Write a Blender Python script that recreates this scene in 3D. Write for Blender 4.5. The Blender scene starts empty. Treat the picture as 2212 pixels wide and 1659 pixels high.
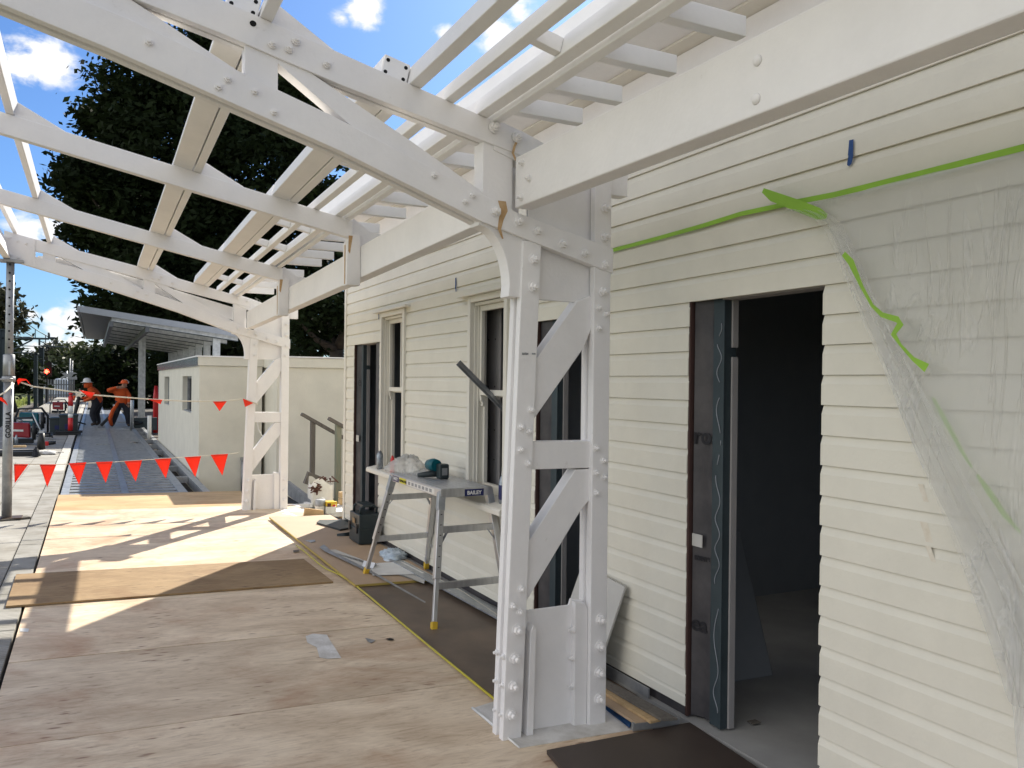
import bpy, bmesh, math, random
import numpy as np
from mathutils import Vector, Matrix
random.seed(7); np.random.seed(7)
R = math.radians
scene = bpy.context.scene
COL = scene.collection

# ------------------------------------------------------------------ camera calibration (survey of the photograph)
F_PX, CX, CY, CAM_H = 1790.0, 1106.0, 829.5, 1.65
YAW = math.atan2(904.0, 1790.0); ROLL = 0.011; PITCH = math.atan((827.3 - CY) / F_PX)
Zv = Vector((0, 0, 1))
F0 = Vector((math.sin(YAW), math.cos(YAW), 0)); L0 = Vector((math.cos(YAW), -math.sin(YAW), 0))
FW = F0 * math.cos(PITCH) + Zv * math.sin(PITCH)
U0 = -F0 * math.sin(PITCH) + Zv * math.cos(PITCH)
RT = L0 * math.cos(ROLL) + U0 * math.sin(ROLL)
UP = -L0 * math.sin(ROLL) + U0 * math.cos(ROLL)
CAMP = Vector((0, 0, CAM_H))
SL, X0 = -0.026, 2.5                      # platform crossfall


def ray(px, py):
    return FW + RT * ((px - CX) / F_PX) + UP * ((CY - py) / F_PX)


def plane(px, py, n, c):
    d = ray(px, py); n = Vector(n)
    return CAMP + d * ((c - n.dot(CAMP)) / n.dot(d))


def FX(px, py, X): return plane(px, py, (1, 0, 0), X)
def FY(px, py, Y): return plane(px, py, (0, 1, 0), Y)
def FZ(px, py, z): return plane(px, py, (0, 0, 1), z)
def FL(px, py, up=0.0): return plane(px, py, (-SL, 0, 1), -SL * X0 + up)
def fz(x): return SL * (x - X0)


# ------------------------------------------------------------------ mesh building
ORG = {}


class MB:
    def __init__(self):
        self.v = []; self.f = []; self.m = []; self.mi = 0; self.sm = []

    def add(self, vs, fs, smooth=False):
        o = len(self.v); self.v += [tuple(p) for p in vs]
        for f in fs:
            self.f.append(tuple(i + o for i in f)); self.m.append(self.mi); self.sm.append(smooth)
        return self

    def hexa(self, p):   # p: bottom 4 ccw, top 4 ccw
        return self.add(p, [(3, 2, 1, 0), (4, 5, 6, 7), (0, 1, 5, 4), (1, 2, 6, 5), (2, 3, 7, 6), (3, 0, 4, 7)])

    def box(self, x0, x1, y0, y1, z0, z1):
        return self.hexa([(x0, y0, z0), (x1, y0, z0), (x1, y1, z0), (x0, y1, z0), (x0, y0, z1), (x1, y0, z1), (x1, y1, z1), (x0, y1, z1)])

    def bar(self, p0, p1, w, h, up=(0, 0, 1), off=(0, 0)):
        """box along p0->p1, width w across, height h along up"""
        p0 = Vector(p0); p1 = Vector(p1); d = (p1 - p0).normalized(); up = Vector(up)
        s = d.cross(up)
        if s.length < 1e-6: s = d.cross(Vector((1, 0, 0)))
        s.normalize(); u = s.cross(d).normalized()
        def q(p, a, b): return p + s * (a * w / 2 + off[0]) + u * (b * h / 2 + off[1])
        return self.hexa([q(p0, -1, -1), q(p0, 1, -1), q(p1, 1, -1), q(p1, -1, -1), q(p0, -1, 1), q(p0, 1, 1), q(p1, 1, 1), q(p1, -1, 1)])

    def prism(self, poly, a, b, axis='y'):
        """poly in the plane across axis; y: (x,z)  x: (y,z)  z: (x,y)"""
        def P(q, t):
            return (q[0], t, q[1]) if axis == 'y' else (t, q[0], q[1]) if axis == 'x' else (q[0], q[1], t)
        n = len(poly)
        ar = sum(poly[i][0] * poly[(i + 1) % n][1] - poly[(i + 1) % n][0] * poly[i][1] for i in range(n))
        if ar < 0: poly = poly[::-1]
        if axis == 'y': a, b = max(a, b), min(a, b)
        else: a, b = min(a, b), max(a, b)
        vs = [P(q, a) for q in poly] + [P(q, b) for q in poly]
        fs = [tuple(range(n - 1, -1, -1)), tuple(range(n, 2 * n))] + [(i, (i + 1) % n, n + (i + 1) % n, n + i) for i in range(n)]
        return self.add(vs, fs)

    def tube(self, pts, r, n=8, cap=True, smooth=True):
        pts = [Vector(p) for p in pts]; rr = r if isinstance(r, (list, tuple)) else [r] * len(pts)
        vs = []; ref = None
        for i, p in enumerate(pts):
            d = (pts[min(i + 1, len(pts) - 1)] - pts[max(i - 1, 0)]).normalized()
            if ref is None: ref = d.cross(Vector((0, 0, 1))) if abs(d.z) < .95 else d.cross(Vector((1, 0, 0)))
            ref = (ref - d * ref.dot(d)).normalized(); b = d.cross(ref)
            for k in range(n):
                a = 2 * math.pi * k / n
                vs.append(p + (ref * math.cos(a) + b * math.sin(a)) * rr[i])
        fs = [(i * n + k, i * n + (k + 1) % n, (i + 1) * n + (k + 1) % n, (i + 1) * n + k) for i in range(len(pts) - 1) for k in range(n)]
        self.add(vs, fs, smooth)
        if cap:
            o = len(self.v) - len(vs)
            self.f.append(tuple(o + k for k in range(n - 1, -1, -1))); self.m.append(self.mi); self.sm.append(False)
            self.f.append(tuple(o + (len(pts) - 1) * n + k for k in range(n))); self.m.append(self.mi); self.sm.append(False)
        return self

    def lathe(self, prof, c, n=16, sx=1, sy=1, smooth=True):
        """prof: (r, z) list, about vertical axis at c"""
        vs = [(c[0] + r * sx * math.cos(2 * math.pi * k / n), c[1] + r * sy * math.sin(2 * math.pi * k / n), c[2] + z) for r, z in prof for k in range(n)]
        fs = [(i * n + k, i * n + (k + 1) % n, (i + 1) * n + (k + 1) % n, (i + 1) * n + k) for i in range(len(prof) - 1) for k in range(n)]
        fs += [tuple(range(n - 1, -1, -1)), tuple((len(prof) - 1) * n + k for k in range(n))]
        return self.add(vs, fs, smooth)

    def quad(self, a, b, c, d): return self.add([a, b, c, d], [(0, 1, 2, 3)])

    def build(self, name, mats, parent=None, bevel=0.0, loc=None, solid=0.0):
        if not isinstance(mats, (list, tuple)): mats = [mats]
        if parent is not None: o = ORG[parent.name]
        elif loc is not None: o = Vector(loc)
        else:
            a = np.array(self.v); lo, hi = a.min(0), a.max(0)
            o = Vector(((lo[0] + hi[0]) / 2, (lo[1] + hi[1]) / 2, lo[2]))
        me = bpy.data.meshes.new(name)
        me.from_pydata([(p[0] - o.x, p[1] - o.y, p[2] - o.z) for p in self.v], [], self.f)
        for m in mats: me.materials.append(m)
        me.polygons.foreach_set('material_index', self.m)
        me.polygons.foreach_set('use_smooth', self.sm)
        me.update()
        ob = bpy.data.objects.new(name, me); COL.objects.link(ob)
        if parent is not None: ob.parent = parent
        else: ob.location = o
        ORG[ob.name] = o
        if solid:
            m = ob.modifiers.new('solid', 'SOLIDIFY'); m.thickness = solid; m.offset = 0
        if bevel:
            m = ob.modifiers.new('bevel', 'BEVEL'); m.width = bevel; m.segments = 2; m.limit_method = 'ANGLE'; m.angle_limit = R(40)
        return ob


def tag(o, label=None, cat=None, group=None, kind=None):
    if label: o['label'] = label
    if cat: o['category'] = cat
    if group: o['group'] = group
    if kind: o['kind'] = kind
    return o


def thing(name, loc, label, cat, group=None):
    o = bpy.data.objects.new(name, None); COL.objects.link(o); o.location = loc
    o.empty_display_size = .1; ORG[o.name] = Vector(loc)
    return tag(o, label, cat, group)


def dup(root, loc, label, group=None):
    r = root.copy(); COL.objects.link(r); r.location = loc; r['label'] = label; ORG[r.name] = Vector(loc)
    if group: r['group'] = group
    for ch in list(root.children):
        c = ch.copy(); COL.objects.link(c); c.parent = r; ORG[c.name] = Vector(loc)
        for g in list(ch.children):
            d = g.copy(); COL.objects.link(d); d.parent = c; ORG[d.name] = Vector(loc)
    return r


def text(name, s, size, mat, parent, origin, xdir, ydir, ext=.0006, align='LEFT', bold=0.0):
    cu = bpy.data.curves.new(name, 'FONT'); cu.body = s; cu.size = size; cu.extrude = ext; cu.align_x = align; cu.offset = bold
    tmp = bpy.data.objects.new(name + '_tmp', cu); COL.objects.link(tmp)
    dg = bpy.context.evaluated_depsgraph_get()
    me = bpy.data.meshes.new_from_object(tmp.evaluated_get(dg)); bpy.data.objects.remove(tmp); bpy.data.curves.remove(cu)
    x = Vector(xdir).normalized(); y = Vector(ydir); y = (y - x * y.dot(x)).normalized(); z = x.cross(y)
    M = Matrix((x, y, z)).transposed().to_4x4(); M.translation = Vector(origin) - ORG[parent.name]
    me.transform(M); me.materials.clear(); me.materials.append(mat)
    ob = bpy.data.objects.new(name, me); COL.objects.link(ob); ob.parent = parent; ORG[ob.name] = ORG[parent.name]
    return ob


# ------------------------------------------------------------------ materials
def nodes(name):
    m = bpy.data.materials.new(name); m.use_nodes = True
    nt = m.node_tree; nt.nodes.clear()
    out = nt.nodes.new('ShaderNodeOutputMaterial'); b = nt.nodes.new('ShaderNodeBsdfPrincipled')
    nt.links.new(b.outputs[0], out.inputs[0])
    return m, nt, b, out


def rgb(c): return (c[0], c[1], c[2], 1)


def mat(name, c, rough=.6, metal=0.0, var=.06, scale=6.0, bump=.0, bscale=80.0, c2=None, stretch=(1, 1, 1), coord='Object', spec=.4, trans=0.0, rnd=0.0):
    m, nt, b, out = nodes(name); N = nt.nodes; Lk = nt.links
    tc = N.new('ShaderNodeTexCoord'); mp = N.new('ShaderNodeMapping'); mp.inputs['Scale'].default_value = stretch
    Lk.new(tc.outputs[coord], mp.inputs[0])
    n = N.new('ShaderNodeTexNoise'); n.inputs['Scale'].default_value = scale; n.inputs['Detail'].default_value = 6; n.inputs['Roughness'].default_value = .6
    Lk.new(mp.outputs[0], n.inputs[0])
    r = N.new('ShaderNodeValToRGB'); e = r.color_ramp.elements
    lo = c2 if c2 else [max(0, x * (1 - var * 2)) for x in c]
    e[0].position = .35; e[0].color = rgb(lo); e[1].position = .65; e[1].color = rgb(c)
    Lk.new(n.outputs[0], r.inputs[0])
    src = r.outputs[0]
    if rnd:
        oi = N.new('ShaderNodeObjectInfo'); mr = N.new('ShaderNodeMapRange'); mr.inputs[3].default_value = 1 - rnd; mr.inputs[4].default_value = 1 + rnd * .4
        Lk.new(oi.outputs['Random'], mr.inputs[0])
        hs = N.new('ShaderNodeHueSaturation'); Lk.new(mr.outputs[0], hs.inputs['Value']); Lk.new(src, hs.inputs['Color']); src = hs.outputs[0]
    Lk.new(src, b.inputs['Base Color'])
    b.inputs['Roughness'].default_value = rough; b.inputs['Metallic'].default_value = metal; b.inputs['Specular IOR Level'].default_value = spec
    if bump:
        n2 = N.new('ShaderNodeTexNoise'); n2.inputs['Scale'].default_value = bscale; n2.inputs['Detail'].default_value = 4
        Lk.new(mp.outputs[0], n2.inputs[0])
        bp = N.new('ShaderNodeBump'); bp.inputs['Strength'].default_value = bump; bp.inputs['Distance'].default_value = .01
        Lk.new(n2.outputs[0], bp.inputs['Height']); Lk.new(bp.outputs[0], b.inputs['Normal'])
    if trans:
        t = N.new('ShaderNodeBsdfTranslucent'); t.inputs[0].default_value = rgb([min(1, x * 1.8) for x in c]); mx = N.new('ShaderNodeMixShader'); mx.inputs[0].default_value = trans
        Lk.new(b.outputs[0], mx.inputs[1]); Lk.new(t.outputs[0], mx.inputs[2]); Lk.new(mx.outputs[0], out.inputs[0])
    return m


def paint(name, c, chips=True):
    """old brush-painted timber / steel: soft mottling, fine brush grain, a few dirt marks"""
    m, nt, b, out = nodes(name); N = nt.nodes; Lk = nt.links
    tc = N.new('ShaderNodeTexCoord')
    n = N.new('ShaderNodeTexNoise'); n.inputs['Scale'].default_value = 3.2; n.inputs['Detail'].default_value = 8; n.inputs['Roughness'].default_value = .65
    Lk.new(tc.outputs['Object'], n.inputs[0])
    r = N.new('ShaderNodeValToRGB'); e = r.color_ramp.elements
    e[0].position = .3; e[0].color = rgb([x * .93 for x in c]); e[1].position = .6; e[1].color = rgb(c)
    Lk.new(n.outputs[0], r.inputs[0])
    d = N.new('ShaderNodeTexNoise'); d.inputs['Scale'].default_value = 17; d.inputs['Detail'].default_value = 7; d.inputs['Roughness'].default_value = .7
    Lk.new(tc.outputs['Object'], d.inputs[0])
    r2 = N.new('ShaderNodeValToRGB'); e = r2.color_ramp.elements
    e[0].position = .66; e[0].color = (0, 0, 0, 1); e[1].position = .8; e[1].color = (.5, .5, .5, 1)
    Lk.new(d.outputs[0], r2.inputs[0])
    mx = N.new('ShaderNodeMix'); mx.data_type = 'RGBA'; mx.inputs[7].default_value = (.42, .39, .35, 1)
    Lk.new(r2.outputs[0], mx.inputs[0]); Lk.new(r.outputs[0], mx.inputs[6])
    Lk.new(mx.outputs[2] if chips else r.outputs[0], b.inputs['Base Color'])
    b.inputs['Roughness'].default_value = .5; b.inputs['Specular IOR Level'].default_value = .35
    n2 = N.new('ShaderNodeTexNoise'); n2.inputs['Scale'].default_value = 55; n2.inputs['Detail'].default_value = 5
    Lk.new(tc.outputs['Object'], n2.inputs[0])
    bp = N.new('ShaderNodeBump'); bp.inputs['Strength'].default_value = .22; bp.inputs['Distance'].default_value = .006
    Lk.new(n2.outputs[0], bp.inputs['Height']); Lk.new(bp.outputs[0], b.inputs['Normal'])
    return m


def ply_mat(name, base, dark, knot, rough=.55, patches=0.0):
    m, nt, b, out = nodes(name); N = nt.nodes; Lk = nt.links
    tc = N.new('ShaderNodeTexCoord'); oi = N.new('ShaderNodeObjectInfo')
    off = N.new('ShaderNodeVectorMath'); off.operation = 'ADD'
    cmb = N.new('ShaderNodeMath'); cmb.operation = 'MULTIPLY'; cmb.inputs[1].default_value = 37.0
    Lk.new(oi.outputs['Random'], cmb.inputs[0]); Lk.new(tc.outputs['Object'], off.inputs[0]); Lk.new(cmb.outputs[0], off.inputs[1])
    def noise(sc, st, det=6, ro=.6, dist=0.0):
        mp = N.new('ShaderNodeMapping'); mp.inputs['Scale'].default_value = st; Lk.new(off.outputs[0], mp.inputs[0])
        n = N.new('ShaderNodeTexNoise'); n.inputs['Scale'].default_value = sc; n.inputs['Detail'].default_value = det; n.inputs['Roughness'].default_value = ro; n.inputs['Distortion'].default_value = dist
        Lk.new(mp.outputs[0], n.inputs[0]); return n
    def ramp(src, stops):
        r = N.new('ShaderNodeValToRGB'); e = r.color_ramp.elements
        while len(e) < len(stops): e.new(.5)
        for q, (p, c) in zip(e, stops): q.position = p; q.color = rgb(c)
        Lk.new(src, r.inputs[0]); return r
    def mix(a, bb, f, mode='MIX', fac=None):
        x = N.new('ShaderNodeMix'); x.data_type = 'RGBA'; x.blend_type = mode
        if fac is not None: x.inputs[0].default_value = fac
        else: Lk.new(f, x.inputs[0])
        Lk.new(a, x.inputs[6])
        if isinstance(bb, tuple): x.inputs[7].default_value = bb
        else: Lk.new(bb, x.inputs[7])
        return x.outputs[2]
    g = noise(4.5, (1.0, 5.0, 1), 9, .68, 2.2)
    c = ramp(g.outputs[0], [(.30, dark), (.47, [a * .72 + q * .28 for a, q in zip(base, dark)]), (.62, base)]).outputs[0]
    big = noise(1.7, (.9, 1.5, 1), 6, .6, .6)
    cb = ramp(big.outputs[0], [(.36, (.78, .73, .68)), (.62, (1.05, 1.04, 1.02))]).outputs[0]
    c = mix(c, cb, None, 'MULTIPLY', 1.0)
    # eyes and gum veins in the face veneer: sparse flat ellipses
    mpv = N.new('ShaderNodeMapping'); mpv.inputs['Scale'].default_value = (7, 26, 1); Lk.new(off.outputs[0], mpv.inputs[0])
    vo = N.new('ShaderNodeTexVoronoi'); vo.inputs['Scale'].default_value = 1.0; vo.inputs['Randomness'].default_value = 1.0; Lk.new(mpv.outputs[0], vo.inputs[0])
    kn = ramp(vo.outputs['Distance'], [(.13, (.9, .9, .9)), (.30, (0, 0, 0))])
    pm = noise(2.6, (1.2, .7, 1), 4, .6); pr_ = ramp(pm.outputs[0], [(.53, (0, 0, 0)), (.60, (1, 1, 1))])
    km = N.new('ShaderNodeMath'); km.operation = 'MULTIPLY'; Lk.new(kn.outputs[0], km.inputs[0]); Lk.new(pr_.outputs[0], km.inputs[1])
    c = mix(c, rgb([knot[0] * .85, knot[1] * .75, knot[2] * .7]), km.outputs[0])
    fl = noise(15, (.6, 2.6, 1), 5, .65, .8)          # flecks
    ff = ramp(fl.outputs[0], [(.62, (0, 0, 0)), (.72, (.6, .6, .6))]).outputs[0]
    c = mix(c, rgb(knot), ff)
    st = noise(1.15, (.9, 1, 1), 9, .7, .8)                 # red brown damp and boot stains
    sf = ramp(st.outputs[0], [(.50, (0, 0, 0)), (.66, (.55, .55, .55))]).outputs[0]
    c = mix(c, rgb([knot[0] * 1.45, knot[1] * 1.2, knot[2] * .95]), sf)
    mr = N.new('ShaderNodeMapRange'); mr.inputs[3].default_value = .9; mr.inputs[4].default_value = 1.06; Lk.new(oi.outputs['Random'], mr.inputs[0])
    hs = N.new('ShaderNodeHueSaturation'); Lk.new(mr.outputs[0], hs.inputs['Value']); Lk.new(c, hs.inputs['Color'])
    Lk.new(hs.outputs[0], b.inputs['Base Color'])
    b.inputs['Roughness'].default_value = rough; b.inputs['Specular IOR Level'].default_value = .3
    bp = N.new('ShaderNodeBump'); bp.inputs['Strength'].default_value = .15; bp.inputs['Distance'].default_value = .004
    Lk.new(g.outputs[0], bp.inputs['Height']); Lk.new(bp.outputs[0], b.inputs['Normal'])
    return m


def emis(name, c, s):
    m, nt, b, out = nodes(name); b.inputs['Base Color'].default_value = rgb(c); b.inputs['Emission Color'].default_value = rgb(c); b.inputs['Emission Strength'].default_value = s
    return m


M = {}
M['white'] = paint('white_paint', (.80, .785, .775))
M['white2'] = paint('white_batten_paint', (.82, .81, .80))
M['cream'] = paint('cream_paint', (.69, .665, .575), chips=False)
M['trim'] = paint('cream_trim_paint', (.69, .665, .59), chips=False)
M['render'] = mat('cream_render', (.68, .65, .55), .8, var=.05, scale=2.5, bump=.25, bscale=60)
M['ply'] = ply_mat('plywood', (.74, .62, .47), (.50, .39, .285), (.27, .175, .12))
M['plytan'] = ply_mat('tan_plywood', (.56, .40, .22), (.47, .32, .17), (.36, .23, .12))
M['plank'] = ply_mat('weathered_ply', (.31, .215, .115), (.20, .135, .07), (.12, .08, .045), .7)
M['mdf'] = mat('particle_board', (.43, .31, .205), .6, var=.05, scale=3, bump=.05, bscale=300)
M['mdf_edge'] = mat('yellow_board_edge', (.42, .31, .08), .7)
M['darkboard'] = mat('worn_form_ply', (.165, .12, .085), .5, c2=(.10, .075, .055), scale=2.2, bump=.05)
M['mat'] = mat('dark_form_ply', (.058, .042, .034), .55, var=.1, scale=3, bump=.06, bscale=200)
M['pave'] = None
M['alu'] = mat('aluminium', (.60, .60, .60), .38, .85, var=.08, scale=5, stretch=(8, 1, 1))
M['galv'] = mat('galvanised_steel', (.50, .52, .53), .42, .7, c2=(.34, .36, .38), scale=9)
M['galvd'] = mat('dull_galvanised_steel', (.36, .37, .38), .5, .55, c2=(.25, .26, .27), scale=9)
M['grey'] = mat('grey_colorbond', (.10, .108, .118), .45, .0, var=.04)
M['greyroof'] = mat('grey_fascia', (.27, .29, .32), .45, .0, var=.04)
M['steelblue'] = mat('dark_steel', (.055, .075, .085), .5, .4, var=.1)
M['dark'] = mat('dark_void', (.02, .021, .024), .8)
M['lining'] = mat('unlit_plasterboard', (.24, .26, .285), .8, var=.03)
M['plaster'] = mat('grey_plasterboard', (.30, .285, .28), .8, var=.04)
M['slab'] = mat('room_floor', (.34, .335, .32), .6, c2=(.27, .265, .255), scale=2.5)
M['wrap'] = mat('building_wrap', (.075, .070, .072), .5, c2=(.04, .038, .042), scale=6, bump=.4, bscale=9)
M['wraptext'] = mat('printed_ink', (.012, .012, .016), .6)
M['frameline'] = mat('oxide_edge', (.06, .03, .025), .8)
M['green'] = mat('green_masking_tape', (.27, .50, .045), .5, var=.06)
M['blue'] = mat('blue_masking_tape', (.022, .07, .22), .6, var=.05)
M['bluesheet'] = mat('blue_tarp', (.015, .06, .16), .5)
M['rust'] = mat('rust_stain', (.52, .36, .20), .7, c2=(.40, .24, .10), scale=20)
M['stain'] = mat('tan_water_stain', (.62, .56, .45), .6, c2=(.70, .66, .57), scale=30)
M['hole'] = mat('drilled_hole', (.006, .006, .007), .9)
M['orange'] = mat('orange_flag_vinyl', (.92, .055, .018), .45, var=.04, trans=.35)
M['rope'] = mat('white_rope', (.70, .66, .55), .8, bump=.4, bscale=400)
M['yellowhose'] = mat('yellow_hose', (.48, .41, .03), .4)
M['teal'] = mat('teal_tool_plastic', (.0, .10, .13), .35)
M['black'] = mat('black_plastic', (.012, .013, .015), .45)
M['case'] = mat('dark_tool_case', (.022, .033, .036), .42)
M['red'] = mat('red_machine_paint', (.30, .012, .02), .35)
M['redp'] = mat('bright_red_plastic', (.60, .03, .03), .4)
M['navy'] = mat('navy_sticker', (.012, .018, .10), .35)
M['stw'] = mat('white_sticker', (.72, .72, .70), .4)
M['sty'] = mat('yellow_sticker', (.62, .56, .03), .4)
M['footy'] = mat('yellow_rubber_foot', (.62, .40, .03), .6)
M['timber'] = mat('sawn_timber', (.52, .37, .20), .75, c2=(.42, .28, .14), scale=8, stretch=(1, 8, 1))
M['timberg'] = mat('greenish_treated_timber', (.16, .19, .14), .8, c2=(.24, .22, .16), scale=9, stretch=(6, 6, .6))
M['timberd'] = mat('weathered_timber', (.15, .135, .115), .8, c2=(.10, .088, .075), scale=8, stretch=(6, 6, .6))
M['fc'] = mat('fibre_cement', (.50, .49, .46), .8, var=.04)
M['paper'] = mat('paper', (.72, .74, .78), .7)
M['bucket'] = mat('bucket_plastic', (.72, .71, .66), .45, c2=(.62, .60, .54), scale=9)
M['debris'] = mat('red_brown_offcuts', (.09, .035, .022), .8)
M['yellowcan'] = mat('yellow_can', (.72, .47, .03), .4)
M['can'] = mat('silver_can', (.36, .40, .44), .35, .5, var=.25, scale=25)
M['hv'] = mat('orange_work_shirt', (.58, .085, .012), .8, var=.1)
M['trouser'] = mat('dark_trousers', (.018, .02, .028), .85, var=.12)
M['skin'] = mat('skin', (.40, .22, .15), .6, var=.04)
M['boot'] = mat('brown_boots', (.05, .035, .025), .7)
M['capw'] = mat('white_hat', (.66, .66, .66), .7)
M['capo'] = mat('orange_cap', (.80, .13, .03), .7)
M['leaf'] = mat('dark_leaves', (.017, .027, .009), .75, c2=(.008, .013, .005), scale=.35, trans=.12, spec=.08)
M['leaf2'] = mat('olive_leaves', (.040, .050, .018), .6, c2=(.030, .042, .015), scale=.4, trans=.2)
M['leaf3'] = mat('grey_green_leaves', (.040, .042, .024), .6, c2=(.05, .055, .028), scale=.4, trans=.15)
M['bark'] = mat('bark', (.07, .055, .042), .9, c2=(.04, .03, .024), scale=5, bump=.4, bscale=20)
M['grass'] = mat('grass', (.12, .16, .035), .9, c2=(.16, .15, .06), scale=.35)
M['ballast'] = mat('ballast', (.13, .115, .10), .95, c2=(.07, .062, .055), scale=9, bump=.8, bscale=14)
M['earth'] = mat('soil', (.10, .085, .062), .95, c2=(.16, .13, .085), scale=.7)
M['conc'] = mat('concrete', (.47, .455, .42), .85, c2=(.38, .365, .335), scale=3, bump=.2, bscale=90)
M['rail'] = mat('rusty_rail', (.10, .065, .045), .5, .6)
M['sleeper'] = mat('sleeper', (.17, .15, .13), .9)
M['plinth'] = mat('painted_plinth', (.70, .69, .68), .6, c2=(.48, .46, .43), scale=7, bump=.3, bscale=60)
M['housew'] = mat('house_boards', (.55, .60, .66), .7)
M['houser'] = mat('house_roof', (.45, .47, .48), .5)
M['fencem'] = mat('pale_fence', (.16, .17, .18), .7)
M['redlamp'] = emis('red_signal_lamp', (1, .03, .015), 14)
M['wood_b'] = mat('bitumen_flashing', (.03, .035, .04), .25, c2=(.10, .11, .12), scale=14, stretch=(1, 3, .3))


def pave_mat():
    m, nt, b, out = nodes('platform_pavers'); N = nt.nodes; Lk = nt.links
    tc = N.new('ShaderNodeTexCoord')
    br = N.new('ShaderNodeTexBrick'); br.offset = 0.0; br.inputs['Scale'].default_value = 1.0
    br.inputs['Brick Width'].default_value = .40; br.inputs['Row Height'].default_value = .40; br.inputs['Mortar Size'].default_value = .006
    br.inputs['Color1'].default_value = (.33, .32, .295, 1); br.inputs['Color2'].default_value = (.28, .27, .25, 1); br.inputs['Mortar'].default_value = (.17, .16, .145, 1)
    Lk.new(tc.outputs['Object'], br.inputs[0])
    n = N.new('ShaderNodeTexNoise'); n.inputs['Scale'].default_value = 2.2; n.inputs['Detail'].default_value = 8; n.inputs['Roughness'].default_value = .65
    Lk.new(tc.outputs['Object'], n.inputs[0])
    r = N.new('ShaderNodeValToRGB'); e = r.color_ramp.elements; e[0].position = .35; e[0].color = (.66, .63, .58, 1); e[1].position = .62; e[1].color = (1.05, 1.05, 1.04, 1)
    Lk.new(n.outputs[0], r.inputs[0])
    mx = N.new('ShaderNodeMix'); mx.data_type = 'RGBA'; mx.blend_type = 'MULTIPLY'; mx.inputs[0].default_value = 1
    Lk.new(br.outputs[0], mx.inputs[6]); Lk.new(r.outputs[0], mx.inputs[7]); Lk.new(mx.outputs[2], b.inputs['Base Color'])
    b.inputs['Roughness'].default_value = .85
    return m


def kerb_mat():
    m, nt, b, out = nodes('ribbed_kerb_concrete'); N = nt.nodes; Lk = nt.links
    tc = N.new('ShaderNodeTexCoord')
    w = N.new('ShaderNodeTexWave'); w.bands_direction = 'Y'; w.inputs['Scale'].default_value = 9; w.inputs['Distortion'].default_value = 3; w.inputs['Detail'].default_value = 2
    Lk.new(tc.outputs['Object'], w.inputs[0])
    r = N.new('ShaderNodeValToRGB'); e = r.color_ramp.elements; e[0].color = (.25, .245, .225, 1); e[1].color = (.31, .30, .28, 1)
    Lk.new(w.outputs[0], r.inputs[0])
    n = N.new('ShaderNodeTexNoise'); n.inputs['Scale'].default_value = 5; n.inputs['Detail'].default_value = 8
    Lk.new(tc.outputs['Object'], n.inputs[0])
    r2 = N.new('ShaderNodeValToRGB'); e = r2.color_ramp.elements; e[0].position = .35; e[0].color = (.7, .68, .64, 1); e[1].position = .6; e[1].color = (1, 1, 1, 1)
    Lk.new(n.outputs[0], r2.inputs[0])
    mx = N.new('ShaderNodeMix'); mx.data_type = 'RGBA'; mx.blend_type = 'MULTIPLY'; mx.inputs[0].default_value = 1
    Lk.new(r.outputs[0], mx.inputs[6]); Lk.new(r2.outputs[0], mx.inputs[7]); Lk.new(mx.outputs[2], b.inputs['Base Color'])
    bp = N.new('ShaderNodeBump'); bp.inputs['Strength'].default_value = .4; bp.inputs['Distance'].default_value = .01
    Lk.new(w.outputs[0], bp.inputs['Height']); Lk.new(bp.outputs[0], b.inputs['Normal']); b.inputs['Roughness'].default_value = .9
    return m


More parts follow.
